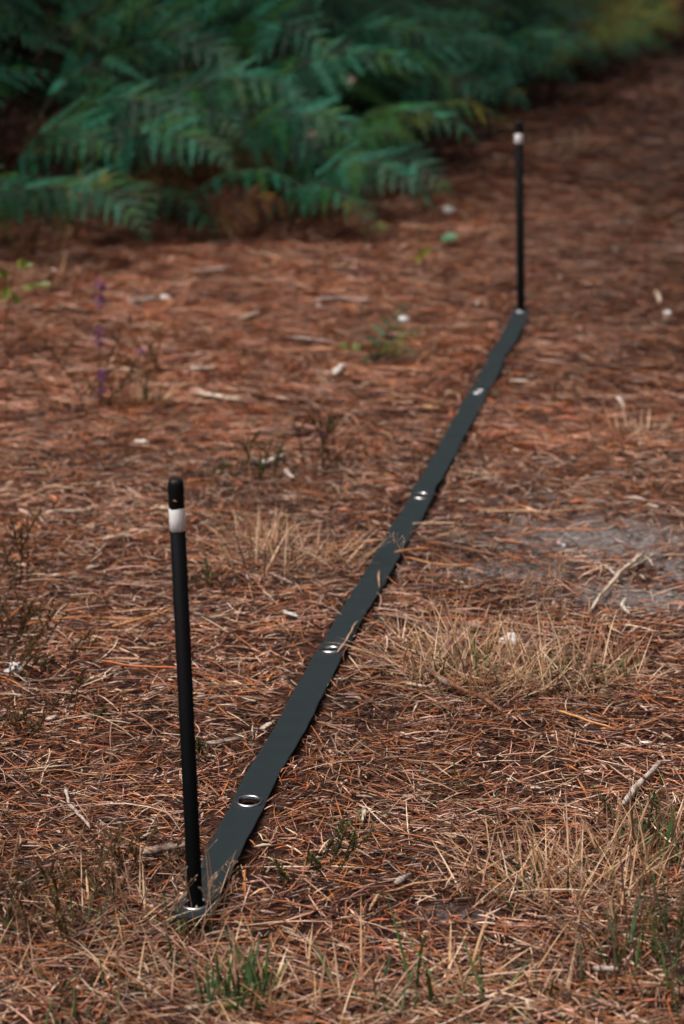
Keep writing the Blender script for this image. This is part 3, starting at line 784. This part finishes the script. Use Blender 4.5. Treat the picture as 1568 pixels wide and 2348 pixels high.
def tuft(px, py, label, ndry, ngreen, rad, L_, lean=(5, 70), stalks=0, sl=.2, dryc=STRAW, ry=None, flat=0.0, gl=.6, wd=.0026, seed=0, group=None, gx0=0.0):
    random.seed(1000 + int(px * 7 + py)); rr = random; L = L_ * .82; ndry = int(ndry * .55); wd *= 1.15
    g = G(px, py); root = empty('grass_tuft', g); tag(root, label, 'grass tuft', group)
    ry = ry or rad
    def foot():
        a = rr.random() * 6.283; k = math.sqrt(rr.random())
        x, y = math.cos(a) * k * rad, math.sin(a) * k * ry
        return Vector((x, y, float(hgt(g.x + x, g.y + y)) - g.z)), x, y
    if ndry:
        b = MB()
        for _ in range(ndry):
            f, x, y = foot(); az = math.atan2(x, y) + rr.gauss(0, .9) if rr.random() < .7 else rr.random() * 6.28
            le = rr.uniform(*lean)
            if rr.random() < flat: le = rr.uniform(70, 84)
            k = rr.uniform(.75, 1.2); c = tuple(q * k for q in rr.choice(dryc))
            blade(b, f, az, L * rr.uniform(.45, 1.1), le, rr.uniform(0, 35), wd * rr.uniform(.6, 1.25), c)
        b.build('dry_blades', M_grass, root)['kind'] = 'stuff'
    if ngreen:
        b = MB()
        for _ in range(ngreen):
            f, x, y = foot(); k = rr.uniform(.7, 1.3)
            blade(b, f * .75 + Vector((gx0, 0, 0)), rr.random() * 6.28, L * gl * rr.uniform(.4, 1.1), rr.uniform(8, 60), rr.uniform(0, 40), wd * 1.3 * rr.uniform(.8, 1.3), tuple(q * k for q in rr.choice(GREEN)))
        b.build('green_blades', M_grass, root)['kind'] = 'stuff'
    for _ in range(stalks):
        f, x, y = foot(); seed_stalk(root, f, math.atan2(x, y) + rr.gauss(0, .6), sl * rr.uniform(.75, 1.2), rr.uniform(5, 28))
    return root

BRN = [(.16, .090, .052), (.22, .125, .07), (.10, .058, .036), (.29, .18, .11)]
tuft(1090, 1560, 'large straw-coloured grass clump with seed heads right of the strap, around a white stone', 540, 50, .17, .20, (15, 74), 12, .27, ry=.16, flat=.25, seed=1)
tuft(1330, 1560, 'straw grass clump with reddish seed heads right of the white stone', 380, 50, .15, .17, (15, 75), 9, .22, ry=.16, flat=.3)
tuft(960, 1500, 'sparse pale grass clump leaning against the strap edge', 110, 8, .10, .17, (30, 78), 2, .22, flat=.3)
tuft(665, 1295, 'beige dry grass clump between the near pole and the strap', 330, 8, .19, .18, (10, 70), 2, .22, ry=.14, flat=.25)
tuft(590, 1245, 'small beige grass clump behind the clump left of the strap', 120, 4, .10, .16, (10, 65), 1, .2)
tuft(1480, 1010, 'beige grass clump on the path below the curled bark at the right', 160, 6, .16, .17, (20, 75), 0, flat=.3)
tuft(1260, 345, 'beige dry grass beside the top of the far pole', 180, 0, .35, .22, (20, 75), 0, wd=.003, flat=.3)
tuft(335, 930, 'small beige tuft at the foot of the purple heather', 120, 10, .09, .15, (10, 65))
tuft(120, 640, 'dim dry tuft in the shade under the ferns by the sapling', 70, 10, .25, .18, (20, 75), wd=.003)
# close to the camera; dark corner plants also stand in for the vignette
tuft(90, 2110, 'dull brown grass mass beside the heather in the lower left corner', 260, 22, .19, .17, (20, 78), 4, .24, BRN, ry=.15, flat=.3)
tuft(330, 2130, 'brown bent grass clump in front of the weathered bark strip', 200, 12, .14, .16, (20, 76), 3, .22, BRN + STRAW, flat=.3)
tuft(545, 2300, 'bright green grass tuft in front of the near pole foot', 90, 70, .085, .17, (15, 70), 0, gl=.75, wd=.0032)
tuft(120, 2320, 'dry grass tuft at the bottom edge below the brown grass mass', 170, 24, .18, .15, (25, 78), 0, dryc=BRN + STRAW, flat=.4)
tuft(400, 2275, 'straw blades fanning out in front of the near eyelet', 90, 10, .12, .16, (15, 72), 2, .2, flat=.2)
tuft(890, 2290, 'mixed tuft with few green blades at the bottom edge', 130, 22, .12, .15, (20, 75), 0, gl=.8, wd=.003, flat=.3)
tuft(1040, 2290, 'tuft with one long green blade at the bottom edge right of the mixed tuft', 110, 12, .10, .15, (25, 78), 0, gl=1.2, wd=.0034, flat=.4)
tuft(1210, 2040, 'straw grass clump with green shoots right of the bare grey soil', 210, 16, .13, .17, (12, 68), 0, flat=.2)
tuft(1395, 2060, 'wide straw grass clump between the green-shoot clump and the dark corner', 260, 10, .15, .19, (12, 68), 1, .22, flat=.25)
tuft(1500, 1960, 'grass clump with vivid green blades below the mottled grey stick', 190, 40, .10, .18, (10, 60), 2, .22, BRN + STRAW, gl=.75, wd=.003)
tuft(1545, 2210, 'brown-green grass mass coloured dark for the dim lower right corner', 320, 60, .15, .21, (8, 62), 2, .25, BRN, gl=.8)
tuft(1420, 2320, 'brown dry tuft at the bottom edge beside the dark corner grass', 200, 14, .15, .15, (25, 78), 0, dryc=BRN, flat=.4)
tuft(700, 2330, 'low straw tuft at the bottom edge right of the green tuft', 140, 6, .13, .13, (35, 80), 0, flat=.5)
tuft(1250, 2330, 'low brown tuft at the bottom edge left of the short grey stick', 150, 6, .14, .13, (35, 80), 0, dryc=BRN + STRAW, flat=.5)
tuft(470, 2145, 'thin seed-headed grass standing in front of the near pole foot', 8, 4, .04, .12, (5, 40), 5, .15, BRN)
tuft(1000, 1830, 'flattened straw blades on the needles right of the second eyelet', 60, 8, .14, .12, (60, 84), 0, flat=.7)
tuft(865, 1890, 'small flattened tuft beside the strap under the second eyelet', 36, 8, .06, .10, (40, 80), 0, flat=.4)

# ------------------------------------------------------------------ heather and seedlings
def sprig(b, bl, foot, az, L, lean, sc, lcs, dens, ll, curve=20):
    h = Vector((math.sin(az), math.cos(az), 0)); p = Vector(foot); pts = []; n = 8
    for i in range(n + 1):
        pts.append(p.copy()); t = i / n; pit = R(90 - lean - curve * t)
        p = p + (h * math.cos(pit) + Vector((0, 0, 1)) * math.sin(pit)) * L / n + Vector((random.gauss(0, 1), random.gauss(0, 1), 0)) * L * .008
    b.tube(pts, [.0011 * (1 - .6 * i / n) for i in range(n + 1)], 4, sc)
    for _ in range(int(L * dens)):
        t = random.uniform(.12, 1); i = min(int(t * n), n - 1); q = pts[i].lerp(pts[i + 1], t * n - i)
        d = (pts[i + 1] - pts[i]).normalized(); o = Vector((random.gauss(0, 1), random.gauss(0, 1), random.gauss(0, .6))).normalized()
        e = (o + d * 1.1).normalized(); l = ll * random.uniform(.6, 1.3); k = random.uniform(.7, 1.3); c = tuple(x * k for x in random.choice(lcs))
        s_ = e.cross(Vector((random.random(), random.random(), 1))).normalized() * l * .2
        bl.add([q, q + e * l * .5 + s_, q + e * l, q + e * l * .5 - s_], [(0, 1, 2, 3)], c)
    return pts
HL = [(.085, .085, .030), (.15, .100, .040), (.23, .115, .045), (.12, .075, .040)]
HG = [(.045, .10, .022), (.07, .12, .03), (.10, .085, .028)]
def heather(px, py, label, n, L, spread, lcs=HL, dens=850, ll=.0085, flowers=(), dirs=None, sc=(.10, .055, .032), lean=(5, 45), tubes=None):
    random.seed(int(px * 13 + py * 3)); g = G(px, py); root = empty('heather_plant', g); tag(root, label, 'heather')
    bl = MB(); tips = []
    for i in range(n):
        b = MB(); a = random.random() * 6.28; f = Vector((math.cos(a) * spread * random.random(), math.sin(a) * spread * random.random(), -.003))
        az = random.random() * 6.28 if not dirs else R(random.gauss(*dirs))
        Li = L * random.uniform(.55, 1.1); pts = sprig(b, bl, f, az, Li, random.uniform(*lean), sc, lcs, dens, ll)
        for j in range(2):                     # side shoots
            k = random.randint(2, 6); sprig(b, bl, pts[k], az + random.gauss(0, 1.2), Li * .35, random.uniform(15, 50), sc, lcs, dens, ll)
        b.build('stem', M_stem, root)
    bl.build('leaves', M_leaf, root)['kind'] = 'stuff'
    for (fx, fy, fl) in flowers:               # purple flower spikes on stems of their own
        top = W(fx, fy, g.y) - g; b = MB()
        b.tube([Vector((top.x * .3, 0, 0)), Vector((top.x * .6, 0, top.z * .5)), top], [.0016, .0013, .0008], 4, sc)
        st = b.build('flower_stem', M_stem, root)
        b = MB(); d = (top - Vector((top.x * .6, 0, top.z * .5))).normalized()
        for _ in range(int(fl * 520)):
            q = top - d * fl * random.random(); o = Vector((random.gauss(0, 1), random.gauss(0, 1), random.gauss(0, .5))).normalized(); q2 = q + o * random.uniform(.004, .022)
            k = random.uniform(.7, 1.3)
            b.tube([q2 - d * .005, q2, q2 + d * .005], [.001, .0048, .001], 5, (.24 * k, .085 * k, .22 * k))
        b.build('flowers', M_leaf, st)['kind'] = 'stuff'
    return root
heather(225, 935, 'heather with purple flower spikes standing on the needles left of the cream log chip', 9, .26, .16, flowers=((229, 640, .09), (228, 748, .07), (236, 850, .03), (238, 880, .025), (325, 800, .02)), lean=(5, 50))
heather(60, 1560, 'low heather with long arching rust-green sprigs at the left side', 9, .20, .14, dirs=(70, 35), lean=(20, 65))
heather(15, 1480, 'dark heather patch cut by the picture edge', 8, .20, .12, lean=(5, 45))
heather(168, 1640, 'single upright rust-green heather sprig between the left heather and the near pole', 2, .13, .02, lean=(2, 15))
heather(215, 1660, 'tiny heather sprig next to the upright sprig', 3, .06, .02, lcs=HG)
heather(85, 1535, 'small bright green moss-like heather creeping by the white lump', 3, .07, .03, lcs=HG, lean=(40, 70))
heather(75, 1690, 'low brown heather below the long arching sprigs', 6, .09, .06, lean=(20, 70))
heather(30, 1360, 'thin upright heather stems at the left edge above the dark heather', 4, .20, .08, lean=(0, 20))
heather(470, 1345, 'tiny green seedling right behind the near pole', 3, .07, .03, lcs=HG)
heather(510, 1355, 'tiny heather sprigs just right of the near pole', 3, .07, .03)
heather(590, 1100, 'green-tipped heather seedling by the pale wood chips', 6, .20, .06, lcs=HG, lean=(0, 30))
heather(492, 1095, 'small dark green shoot left of the green-tipped seedling', 3, .07, .03, lcs=HG)
heather(735, 1085, 'brownish heather seedling with one pale stalk left of the strap', 7, .21, .06, lean=(5, 40), flowers=((742, 990, .012),))
heather(460, 1735, 'yellow-green sprig touching the near pole', 3, .06, .02, lcs=HG)
heather(765, 2000, 'mossy yellow-green heather sprig between strap and bare soil', 7, .09, .05, lcs=HG + HL[:1], lean=(10, 60))
heather(655, 2025, 'tiny green shoot left of the mossy sprig', 3, .045, .02, lcs=HG)
heather(90, 2130, 'dark heather bush in the lower left corner grass', 10, .17, .14, lean=(5, 55))
heather(270, 2010, 'dull heather sprigs behind the lower left grass', 6, .13, .10, lean=(15, 60))
heather(1500, 1930, 'dark heather sprig under the mottled grey stick', 4, .14, .06, lcs=HG)
heather(1555, 2200, 'dark heather bush in the lower right corner grass', 7, .15, .10, lcs=HG + HL, lean=(5, 50))  # dark bush here also stands in for the corner vignette
heather(330, 870, 'twiggy brown heather right of the purple flower spikes', 6, .22, .12, lean=(5, 40))

def leafy(px, py, label, pts, leaves, stemc, leafc, name='seedling', cat='seedling', sr=.003):
    """a thin stem with single leaves; points given as pixels at the plant's own distance"""
    g = G(px, py); root = empty(name, g); tag(root, label, cat); b = MB()
    b.tube([Vector((0, 0, -.01))] + [W(x, y, g.y) - g for x, y in pts], sr, 5, stemc); b.build('stem', M_stem, root)
    for (x, y, l, an) in leaves:
        q = W(x, y, g.y + random.uniform(-.03, .03)) - g; e = Vector((math.cos(R(an)), random.uniform(-.5, .2), math.sin(R(an)))).normalized()
        s_ = e.cross(Vector((.2, -.6, .7))).normalized(); m_ = MB(); k = random.uniform(.75, 1.25); n_ = s_.cross(e)
        c = tuple(v * k for v in leafc)
        vs = [q]; fs = []
        prof = [(.15, .2), (.4, .34), (.7, .26), (.9, .1)]
        for t, wv in prof: vs += [q + e * l * t - s_ * l * wv, q + e * l * t - n_ * l * .05, q + e * l * t + s_ * l * wv]
        vs.append(q + e * l)
        fs += [(0, 1, 2), (0, 2, 3)]
        for i in range(3):
            for j in range(2): fs.append((1 + i * 3 + j, 1 + (i + 1) * 3 + j, 2 + (i + 1) * 3 + j, 2 + i * 3 + j))
        fs += [(10, 13, 11), (11, 13, 12)]
        m_.add(vs, fs, c); m_.build('leaf', M_leaf, root)
    return root
random.seed(5)
YG = (.15, .17, .02)
leafy(8, 815, 'slender sapling with yellow-green leaves at the left edge below the ferns', [(14, 720), (22, 670), (28, 640), (40, 605)],
      [(5, 632, .045, 150), (20, 655, .06, 250), (35, 612, .045, 40), (48, 618, .045, 60), (50, 660, .05, 10), (70, 652, .05, 5), (90, 650, .05, 0), (18, 640, .05, 120), (30, 672, .05, 300), (58, 610, .035, 10)], (.14, .07, .03), YG, 'sapling', 'sapling')
def frond_sprig(px, py, label, fronds):
    g = G(px, py); root = empty('fern_seedling', g); tag(root, label, 'seedling')
    for i, (az, st, bl, wd, ep, le, key) in enumerate(fronds):
        pts, ms = frond_parts(R(az), st, bl, wd, ep, le, 70 + i, 7); b = MB()
        b.tube([p for _, p, _ in pts], [.003 * (1 - .7 * k / len(pts)) for k in range(len(pts))], 5, (.09, .05, .02)); st_ = b.build('frond', M_stem, root)
        for k, m in enumerate(ms): o = link('pinna', PINNA[key][k % len(PINNA[key])], st_); o.matrix_basis = m
frond_sprig(866, 832, 'small green and reddish fern seedling alone on the needles mid-floor', [(60, .06, .20, .18, 25, 8, 'teal'), (265, .04, .15, .16, -30, 30, 'olive'), (110, .04, .15, .16, -35, 35, 'teal'), (20, .05, .2, .14, 30, 12, 'brown'), (95, .05, .18, .14, 10, 30, 'olive'), (200, .04, .14, .15, -40, 40, 'teal'), (150, .05, .16, .15, -20, 20, 'olive'), (330, .05, .16, .14, 30, 12, 'teal')])
leafy(862, 545, 'tiny yellow-green seedling at the foot of the outermost ferns', [(860, 525)], [(858, 522, .05, 160), (862, 518, .05, 20), (870, 524, .05, 5), (850, 528, .04, 200)], (.1, .06, .03), YG)
leafy(970, 610, 'tiny yellowish seedling on the litter below the blurred white pebble', [(969, 590)], [(968, 592, .05, 100), (972, 585, .05, 60), (966, 600, .05, 140)], (.1, .06, .03), (.28, .26, .05))
leafy(1010, 565, 'single green leaf sprout on the litter near the blurred white pebble', [(1012, 550)], [(1008, 548, .09, 12), (1020, 545, .06, 5)], (.1, .06, .03), (.06, .17, .07))
leafy(800, 805, 'pale green sprout left of the fern seedling', [(800, 798)], [(798, 800, .045, 140), (804, 802, .045, 30)], (.2, .2, .06), (.26, .32, .10))

# pale blossoms on thin stems among the ferns
def blossom(px, py, Y, label):
    q = W(px, py, Y); g = on_ground(q.x + .04, Y + .1); root = empty('bramble_blossom', g); tag(root, label, 'flower')
    top = q - g; b = MB(); b.tube([(0, 0, -.01), (top.x * .3, top.y * .2, top.z * .6), top], [.0025, .002, .0015], 5, (.10, .09, .04)); b.build('stem', M_stem, root)
    for k in range(5):
        an = 2 * math.pi * k / 5; e = Vector((math.cos(an), -.45, math.sin(an))).normalized(); s_ = Vector((-math.sin(an), 0, math.cos(an)))
        m_ = MB(); l = .027
        m_.add([top, top + e * l * .5 - s_ * l * .38, top + e * l * .95 - s_ * l * .25, top + e * l, top + e * l * .95 + s_ * l * .25, top + e * l * .5 + s_ * l * .38, top + e * l * .55 + Vector((0, .002, 0))],
               [(0, 1, 6), (1, 2, 6), (2, 3, 6), (3, 4, 6), (4, 5, 6), (5, 0, 6)], (.80, .58, .52))
        m_.build('petal', M_leaf, root)
blossom(803, 180, 12.0, 'pale pink blossom highest among the ferns')
blossom(714, 303, 11.6, 'small pale pink blossom beside the yellow withered frond')
blossom(1072, 222, 14.5, 'pale pink blossom between the fern bank and the far pole')

# ------------------------------------------------------------------ sticks, chips, stones
def stick(pts, r0, c, label, name='stick', cat='stick', flat=1.0, lift=.0150, sides=7, branches=(), rough=.42, taper=.62, mtl=None):
    r = r0 * (1.0 if mtl is None else 1.1); c = tuple(q * (.92 if mtl is None else 1) for q in c)
    random.seed(int(pts[0][0] * 31 + pts[0][1])); w_ = [G(x, y) for x, y in pts]
    g = w_[0].copy(); root_c = sum((Vector(p) for p in w_), Vector()) / len(w_)
    def path(w_, r, taper):
        out = []; n = 4
        for a, b in zip(w_[:-1], w_[1:]):
            for i in range(n): out.append(a.lerp(b, i / n))
        out.append(w_[-1].copy())
        L = (w_[-1] - w_[0]).length
        zz = [float(hgt(p.x, p.y)) for p in out]
        for p, z in zip(out, zz): p.z = z + lift + r * flat + random.gauss(0, .0006); p.x += random.gauss(0, .012) * L * .3; p.y += random.gauss(0, .012) * L * .3
        nn = len(out)
        rad = [r * (1 - (1 - taper) * i / nn) * random.uniform(.85, 1.12) * (.55 if i in (0, nn - 1) else 1) for i in range(nn)]
        return out, rad
    b = MB(); o_, rad = path(w_, r, taper); b.tube([p - g for p in o_], rad, sides, c, flat, rough)
    if branches:
        root = empty(name, g); tag(root, label, cat); b.build('main_limb', mtl or M_wood, root, True)
        for bp, br in branches:
            bb = MB(); q, rd = path([G(x, y) for x, y in bp], br, .5); bb.tube([p - g for p in q], rd, 5, c, 1, rough); bb.build('side_branch', mtl or M_wood, root, True)
        return root
    o = b.build(name, mtl or M_wood, None, True); o.location = g; return tag(o, label, cat)
CREAM, WHITE, GREY, BROWN, PALE, ORANGE, TAN = (.62, .54, .45), (.70, .68, .64), (.40, .36, .33), (.17, .09, .055), (.55, .45, .38), (.48, .19, .065), (.50, .33, .21)
stick([(985, 1568), (1040, 1598), (1100, 1625), (1152, 1660)], .006, (.24, .12, .075), 'thin knobbly brown twig lying in front of the large straw clump', 'twig', 'twig', lift=.022)
stick([(978, 1560), (1032, 1600)], .0085, (.24, .19, .17), 'thick short grey-brown stick resting above the knobbly twig', flat=.8, lift=.02)
stick([(932, 1584), (992, 1593)], .0055, CREAM, 'pale wood sliver touching the knobbly twig', 'wood_chip', 'wood chip', .4)
stick([(1425, 1868), (1462, 1822), (1514, 1772)], .0075, (.50, .46, .42), 'mottled grey-white stick lying on the needles near the right side')
stick([(1476, 1284), (1418, 1332), (1385, 1372), (1352, 1420)], .0058, CREAM, 'long bleached forked stick on the grey sandy patch', branches=[([(1412, 1335), (1370, 1305), (1300, 1298)], .003), ([(1440, 1318), (1500, 1285), (1530, 1272)], .003)])
stick([(1435, 1392), (1425, 1408), (1440, 1425)], .006, WHITE, 'short pale root below the bleached forked stick', 'root', 'root')
stick([(322, 1980), (375, 1970), (432, 1958)], .013, (.36, .30, .27), 'weathered grey bark strip left of the near pole foot', 'bark_strip', 'bark', .5, rough=.5)
stick([(150, 1826), (158, 1862), (180, 1890), (208, 1920)], .004, (.50, .42, .36), 'curved pale twig on the needles left of the near pole', 'twig', 'twig')
stick([(104, 1196), (130, 1190), (196, 1188)], .0068, CREAM, 'smooth cream stick left of the white band on the near pole')
stick([(234, 1253), (298, 1238)], .0075, CREAM, 'pale split stick next to the white band of the near pole', flat=.6)
stick([(120, 1335), (180, 1329)], .0055, WHITE, 'white peeled stick behind the rust-green heather', flat=.7)
stick([(198, 1320), (240, 1312)], .0045, PALE, 'short pale stick right of the white peeled stick')
stick([(472, 1724), (550, 1713)], .0085, GREY, 'grey wood chip between the near pole and the strap', 'wood_chip', 'wood chip', .45)
stick([(448, 916), (500, 924), (552, 932)], .014, CREAM, 'large cream wood chip on the needles right of the purple heather', 'wood_chip', 'wood chip', .6)
stick([(436, 858), (496, 857)], .010, WHITE, 'white wood chip above the large cream chip', 'wood_chip', 'wood chip', .6)
stick([(766, 872), (786, 850)], .015, WHITE, 'bright white wood chip left of the strap below the fern seedling', 'wood_chip', 'wood chip', .6)
stick([(722, 704), (780, 698), (850, 702)], .010, (.45, .37, .34), 'straight pale grey stick lying above the fern seedling')
stick([(292, 706), (368, 698)], .010, (.42, .36, .33), 'grey stick lying beyond the purple flower spikes')
stick([(660, 786), (775, 798)], .008, (.40, .31, .28), 'dull grey stick left of the fern seedling')
stick([(602, 1080), (628, 1066), (652, 1056)], .011, WHITE, 'knotted white wood chip beside the green-tipped seedling', 'wood_chip', 'wood chip', .5)
stick([(654, 1090), (672, 1110)], .009, (.58, .5, .46), 'small pale chip below the knotted white chip', 'wood_chip', 'wood chip', .5)
stick([(310, 1028), (342, 1030)], .011, WHITE, 'oval white chip below the purple heather', 'wood_chip', 'wood chip', .7)
stick([(1168, 885), (1216, 887)], .011, PALE, 'pale chip on the path right of the fifth eyelet', 'wood_chip', 'wood chip', .5)
stick([(968, 947), (1010, 948)], .011, (.58, .36, .2), 'yellowish chip left of the strap below the fifth eyelet', 'wood_chip', 'wood chip', .5)
stick([(545, 742), (598, 724)], .011, PALE, 'pinkish chip behind the purple heather on the open floor', 'wood_chip', 'wood chip', .5)
stick([(446, 636), (532, 630)], .011, (.42, .30, .26), 'dim stick lying close to the shaded fern foot')
stick([(1504, 678), (1510, 690), (1512, 704)], .012, PALE, 'curled pale bark piece on the far path', 'bark_piece', 'bark', .5)
stick([(1412, 924), (1424, 932), (1430, 948)], .010, (.55, .48, .44), 'curled grey bark piece on the path above the beige clump', 'bark_piece', 'bark', .5)
stick([(1358, 2249), (1420, 2253)], .0065, GREY, 'short grey stick near the bottom edge in front of the straw clumps')
stick([(868, 1328), (869, 1368)], .003, TAN, 'short straw stub sticking to the right edge of the strap', 'straw', 'straw', lift=.02)
stick([(774, 1518), (800, 1478), (819, 1445)], .0026, (.56, .40, .28), 'pale straw lying along the strap edge by the third eyelet', 'straw', 'straw', lift=.02)
stick([(945, 1212), (1040, 1211), (1136, 1212)], .0032, (.58, .42, .30), 'long straight straw reaching right from the strap', 'straw', 'straw', lift=.01)
stick([(1098, 1184), (1230, 1188), (1396, 1180)], .0035, (.50, .33, .22), 'long pale straw across the red needle bundle on the sand', 'straw', 'straw', lift=.014)
stick([(905, 2052), (942, 2030)], .006, GREY, 'little grey stick at the edge of the bare dark soil')
stick([(846, 2110), (866, 2074), (950, 2050), (1054, 2038)], .0028, (.54, .36, .22), 'long arched straw over the bare dark soil', 'straw', 'straw', lift=.016)
stick([(835, 1870), (832, 1900)], .006, CREAM, 'pale leaf-like wood flake right of the second eyelet', 'wood_flake', 'wood flake', .25)
stick([(1465, 1722), (1495, 1719)], .008, WHITE, 'white flake left of the mottled grey stick', 'wood_flake', 'wood flake', .3)
stick([(105, 1668), (130, 1660)], .009, (.6, .5, .44), 'pale flake under the low brown heather', 'wood_flake', 'wood flake', .35)
stick([(648, 1416), (684, 1430)], .010, (.50, .51, .50), 'bluish pale flake left of the strap behind the third eyelet', 'wood_flake', 'wood flake', .3)
stick([(600, 1690), (622, 1676)], .009, CREAM, 'cream flake touching the left edge of the strap', 'wood_flake', 'wood flake', .4)
stick([(1030, 1640), (960, 1600)], .003, (.45, .3, .2), 'thin bare twig crossing the thick grey-brown stick', 'twig', 'twig', lift=.01)
# single long needles and bundles that stand out
stick([(56, 1461), (120, 1447), (199, 1440), (358, 1446)], .0028, ORANGE, 'long orange needle bundle crossing behind the near pole', 'needle_bundle', 'pine needles', lift=.026, mtl=M_needle)
stick([(258, 1460), (330, 1440), (399, 1417)], .0026, (.60, .30, .12), 'yellow-orange needle pair meeting the near pole', 'needle_bundle', 'pine needles', lift=.024, mtl=M_needle)
stick([(230, 1544), (310, 1556), (404, 1560), (470, 1562)], .0028, (.50, .15, .05), 'red-orange needle bundle running behind the near pole, lower down', 'needle_bundle', 'pine needles', lift=.026, mtl=M_needle)
stick([(1277, 1658), (1340, 1680), (1405, 1700)], .0024, (.60, .30, .10), 'golden needle on the floor below the reddish seed heads', 'pine_needle', 'pine needles', lift=.026, mtl=M_needle)
stick([(355, 1985), (300, 1960), (250, 1940)], .0015, (.5, .25, .11), 'orange needle left of the weathered bark strip', 'pine_needle', 'pine needles', lift=.026, mtl=M_needle)
stick([(0, 1468), (60, 1410)], .0026, ORANGE, 'orange needle leaning at the left edge over dark heather', 'pine_needle', 'pine needles', lift=.03, mtl=M_needle)
stick([(60, 1800), (140, 1795), (240, 1809)], .0014, (.45, .24, .13), 'straight rusty needle above the curved pale twig', 'pine_needle', 'pine needles', lift=.026, mtl=M_needle)
stick([(1155, 1150), (1210, 1182), (1300, 1195)], .003, (.42, .15, .06), 'red-brown needle bundle on the sandy patch', 'needle_bundle', 'pine needles', lift=.012, mtl=M_needle)
stick([(1170, 1240), (1250, 1225), (1390, 1228)], .003, (.46, .17, .07), 'rusty needle bundle below the long pale straw', 'needle_bundle', 'pine needles', lift=.012, mtl=M_needle)
stick([(905, 1278), (960, 1270), (1030, 1272)], .0026, (.52, .22, .08), 'orange needles touching the right edge of the strap', 'needle_bundle', 'pine needles', lift=.012, mtl=M_needle)
stick([(930, 1290), (1050, 1310), (1090, 1306)], .0026, (.50, .22, .08), 'orange needles behind the seed heads of the straw clump', 'needle_bundle', 'pine needles', lift=.012, mtl=M_needle)
stick([(870, 1252), (790, 1262), (745, 1268)], .0024, (.52, .24, .09), 'orange needles left of the strap by the beige clump', 'needle_bundle', 'pine needles', lift=.012, mtl=M_needle)
stick([(340, 1195), (400, 1172)], .002, (.5, .2, .08), 'orange needle pointing at the white band of the near pole', 'pine_needle', 'pine needles', lift=.026, mtl=M_needle)

def stone(px, py, r, label, c=M_stone, fl=.8, lift=.4, name='stone', cat='stone', seed=1):
    rr = random.Random(seed); b = MB(); n, mth_ = 12, 8; vs = [(0, 0, 1)]; fs = []
    for i in range(1, mth_):
        for k in range(n):
            a, e = 2 * math.pi * k / n, math.pi * i / mth_; vs.append((math.sin(e) * math.cos(a), math.sin(e) * math.sin(a), math.cos(e)))
    vs.append((0, 0, -1))
    for k in range(n):
        fs.append((0, 1 + k, 1 + (k + 1) % n)); last = 1 + (mth_ - 2) * n; fs.append((len(vs) - 1, last + (k + 1) % n, last + k))
        for i in range(mth_ - 2): fs.append((1 + i * n + k, 1 + (i + 1) * n + k, 1 + (i + 1) * n + (k + 1) % n, 1 + i * n + (k + 1) % n))
    ph = [(rr.uniform(1, 4), rr.uniform(1, 4), rr.uniform(1, 4), rr.uniform(0, 6)) for _ in range(6)]
    out = []
    for v in vs:
        k = 1 + sum(.07 * math.sin(a * v[0] + b_ * v[1] + c_ * v[2] + d) for a, b_, c_, d in ph) + rr.uniform(-.05, .05)
        out.append((v[0] * r * k, v[1] * r * k * .85, v[2] * r * k * fl))
    b.add(out, fs); o = b.build(name, c, None, False); o.location = G(px, py, r * fl * lift); return tag(o, label, cat)
stone(1168, 1482, .021, 'white stone sitting in the large straw clump', lift=.8, seed=3)
stone(1028, 492, .030, 'blurred white pebble at the tip of the fern bank', lift=.7, seed=4)
stone(38, 1538, .018, 'crumbly white lump in the low heather at the left side', seed=5)
stone(18, 1544, .010, 'small white pebble beside the crumbly white lump', seed=6)
stone(625, 1180, .010, 'small white pebble in the beige grass clump left of the strap', seed=7)
stone(1530, 725, .02, 'grey pebble on the far path below the curled pale bark', seed=8)
stone(378, 690, .022, 'pale round pebble at the end of the grey stick beyond the heather', seed=9)
stone(1590 - 300, 1255, .009, 'tiny white pebble on the grey sand', seed=10)
stone(925, 742, .026, 'cream round pebble between the fern seedling and the strap', seed=12)
stone(1215, 2025, .009, 'small pale pebble in the straw clump with green shoots', seed=13)
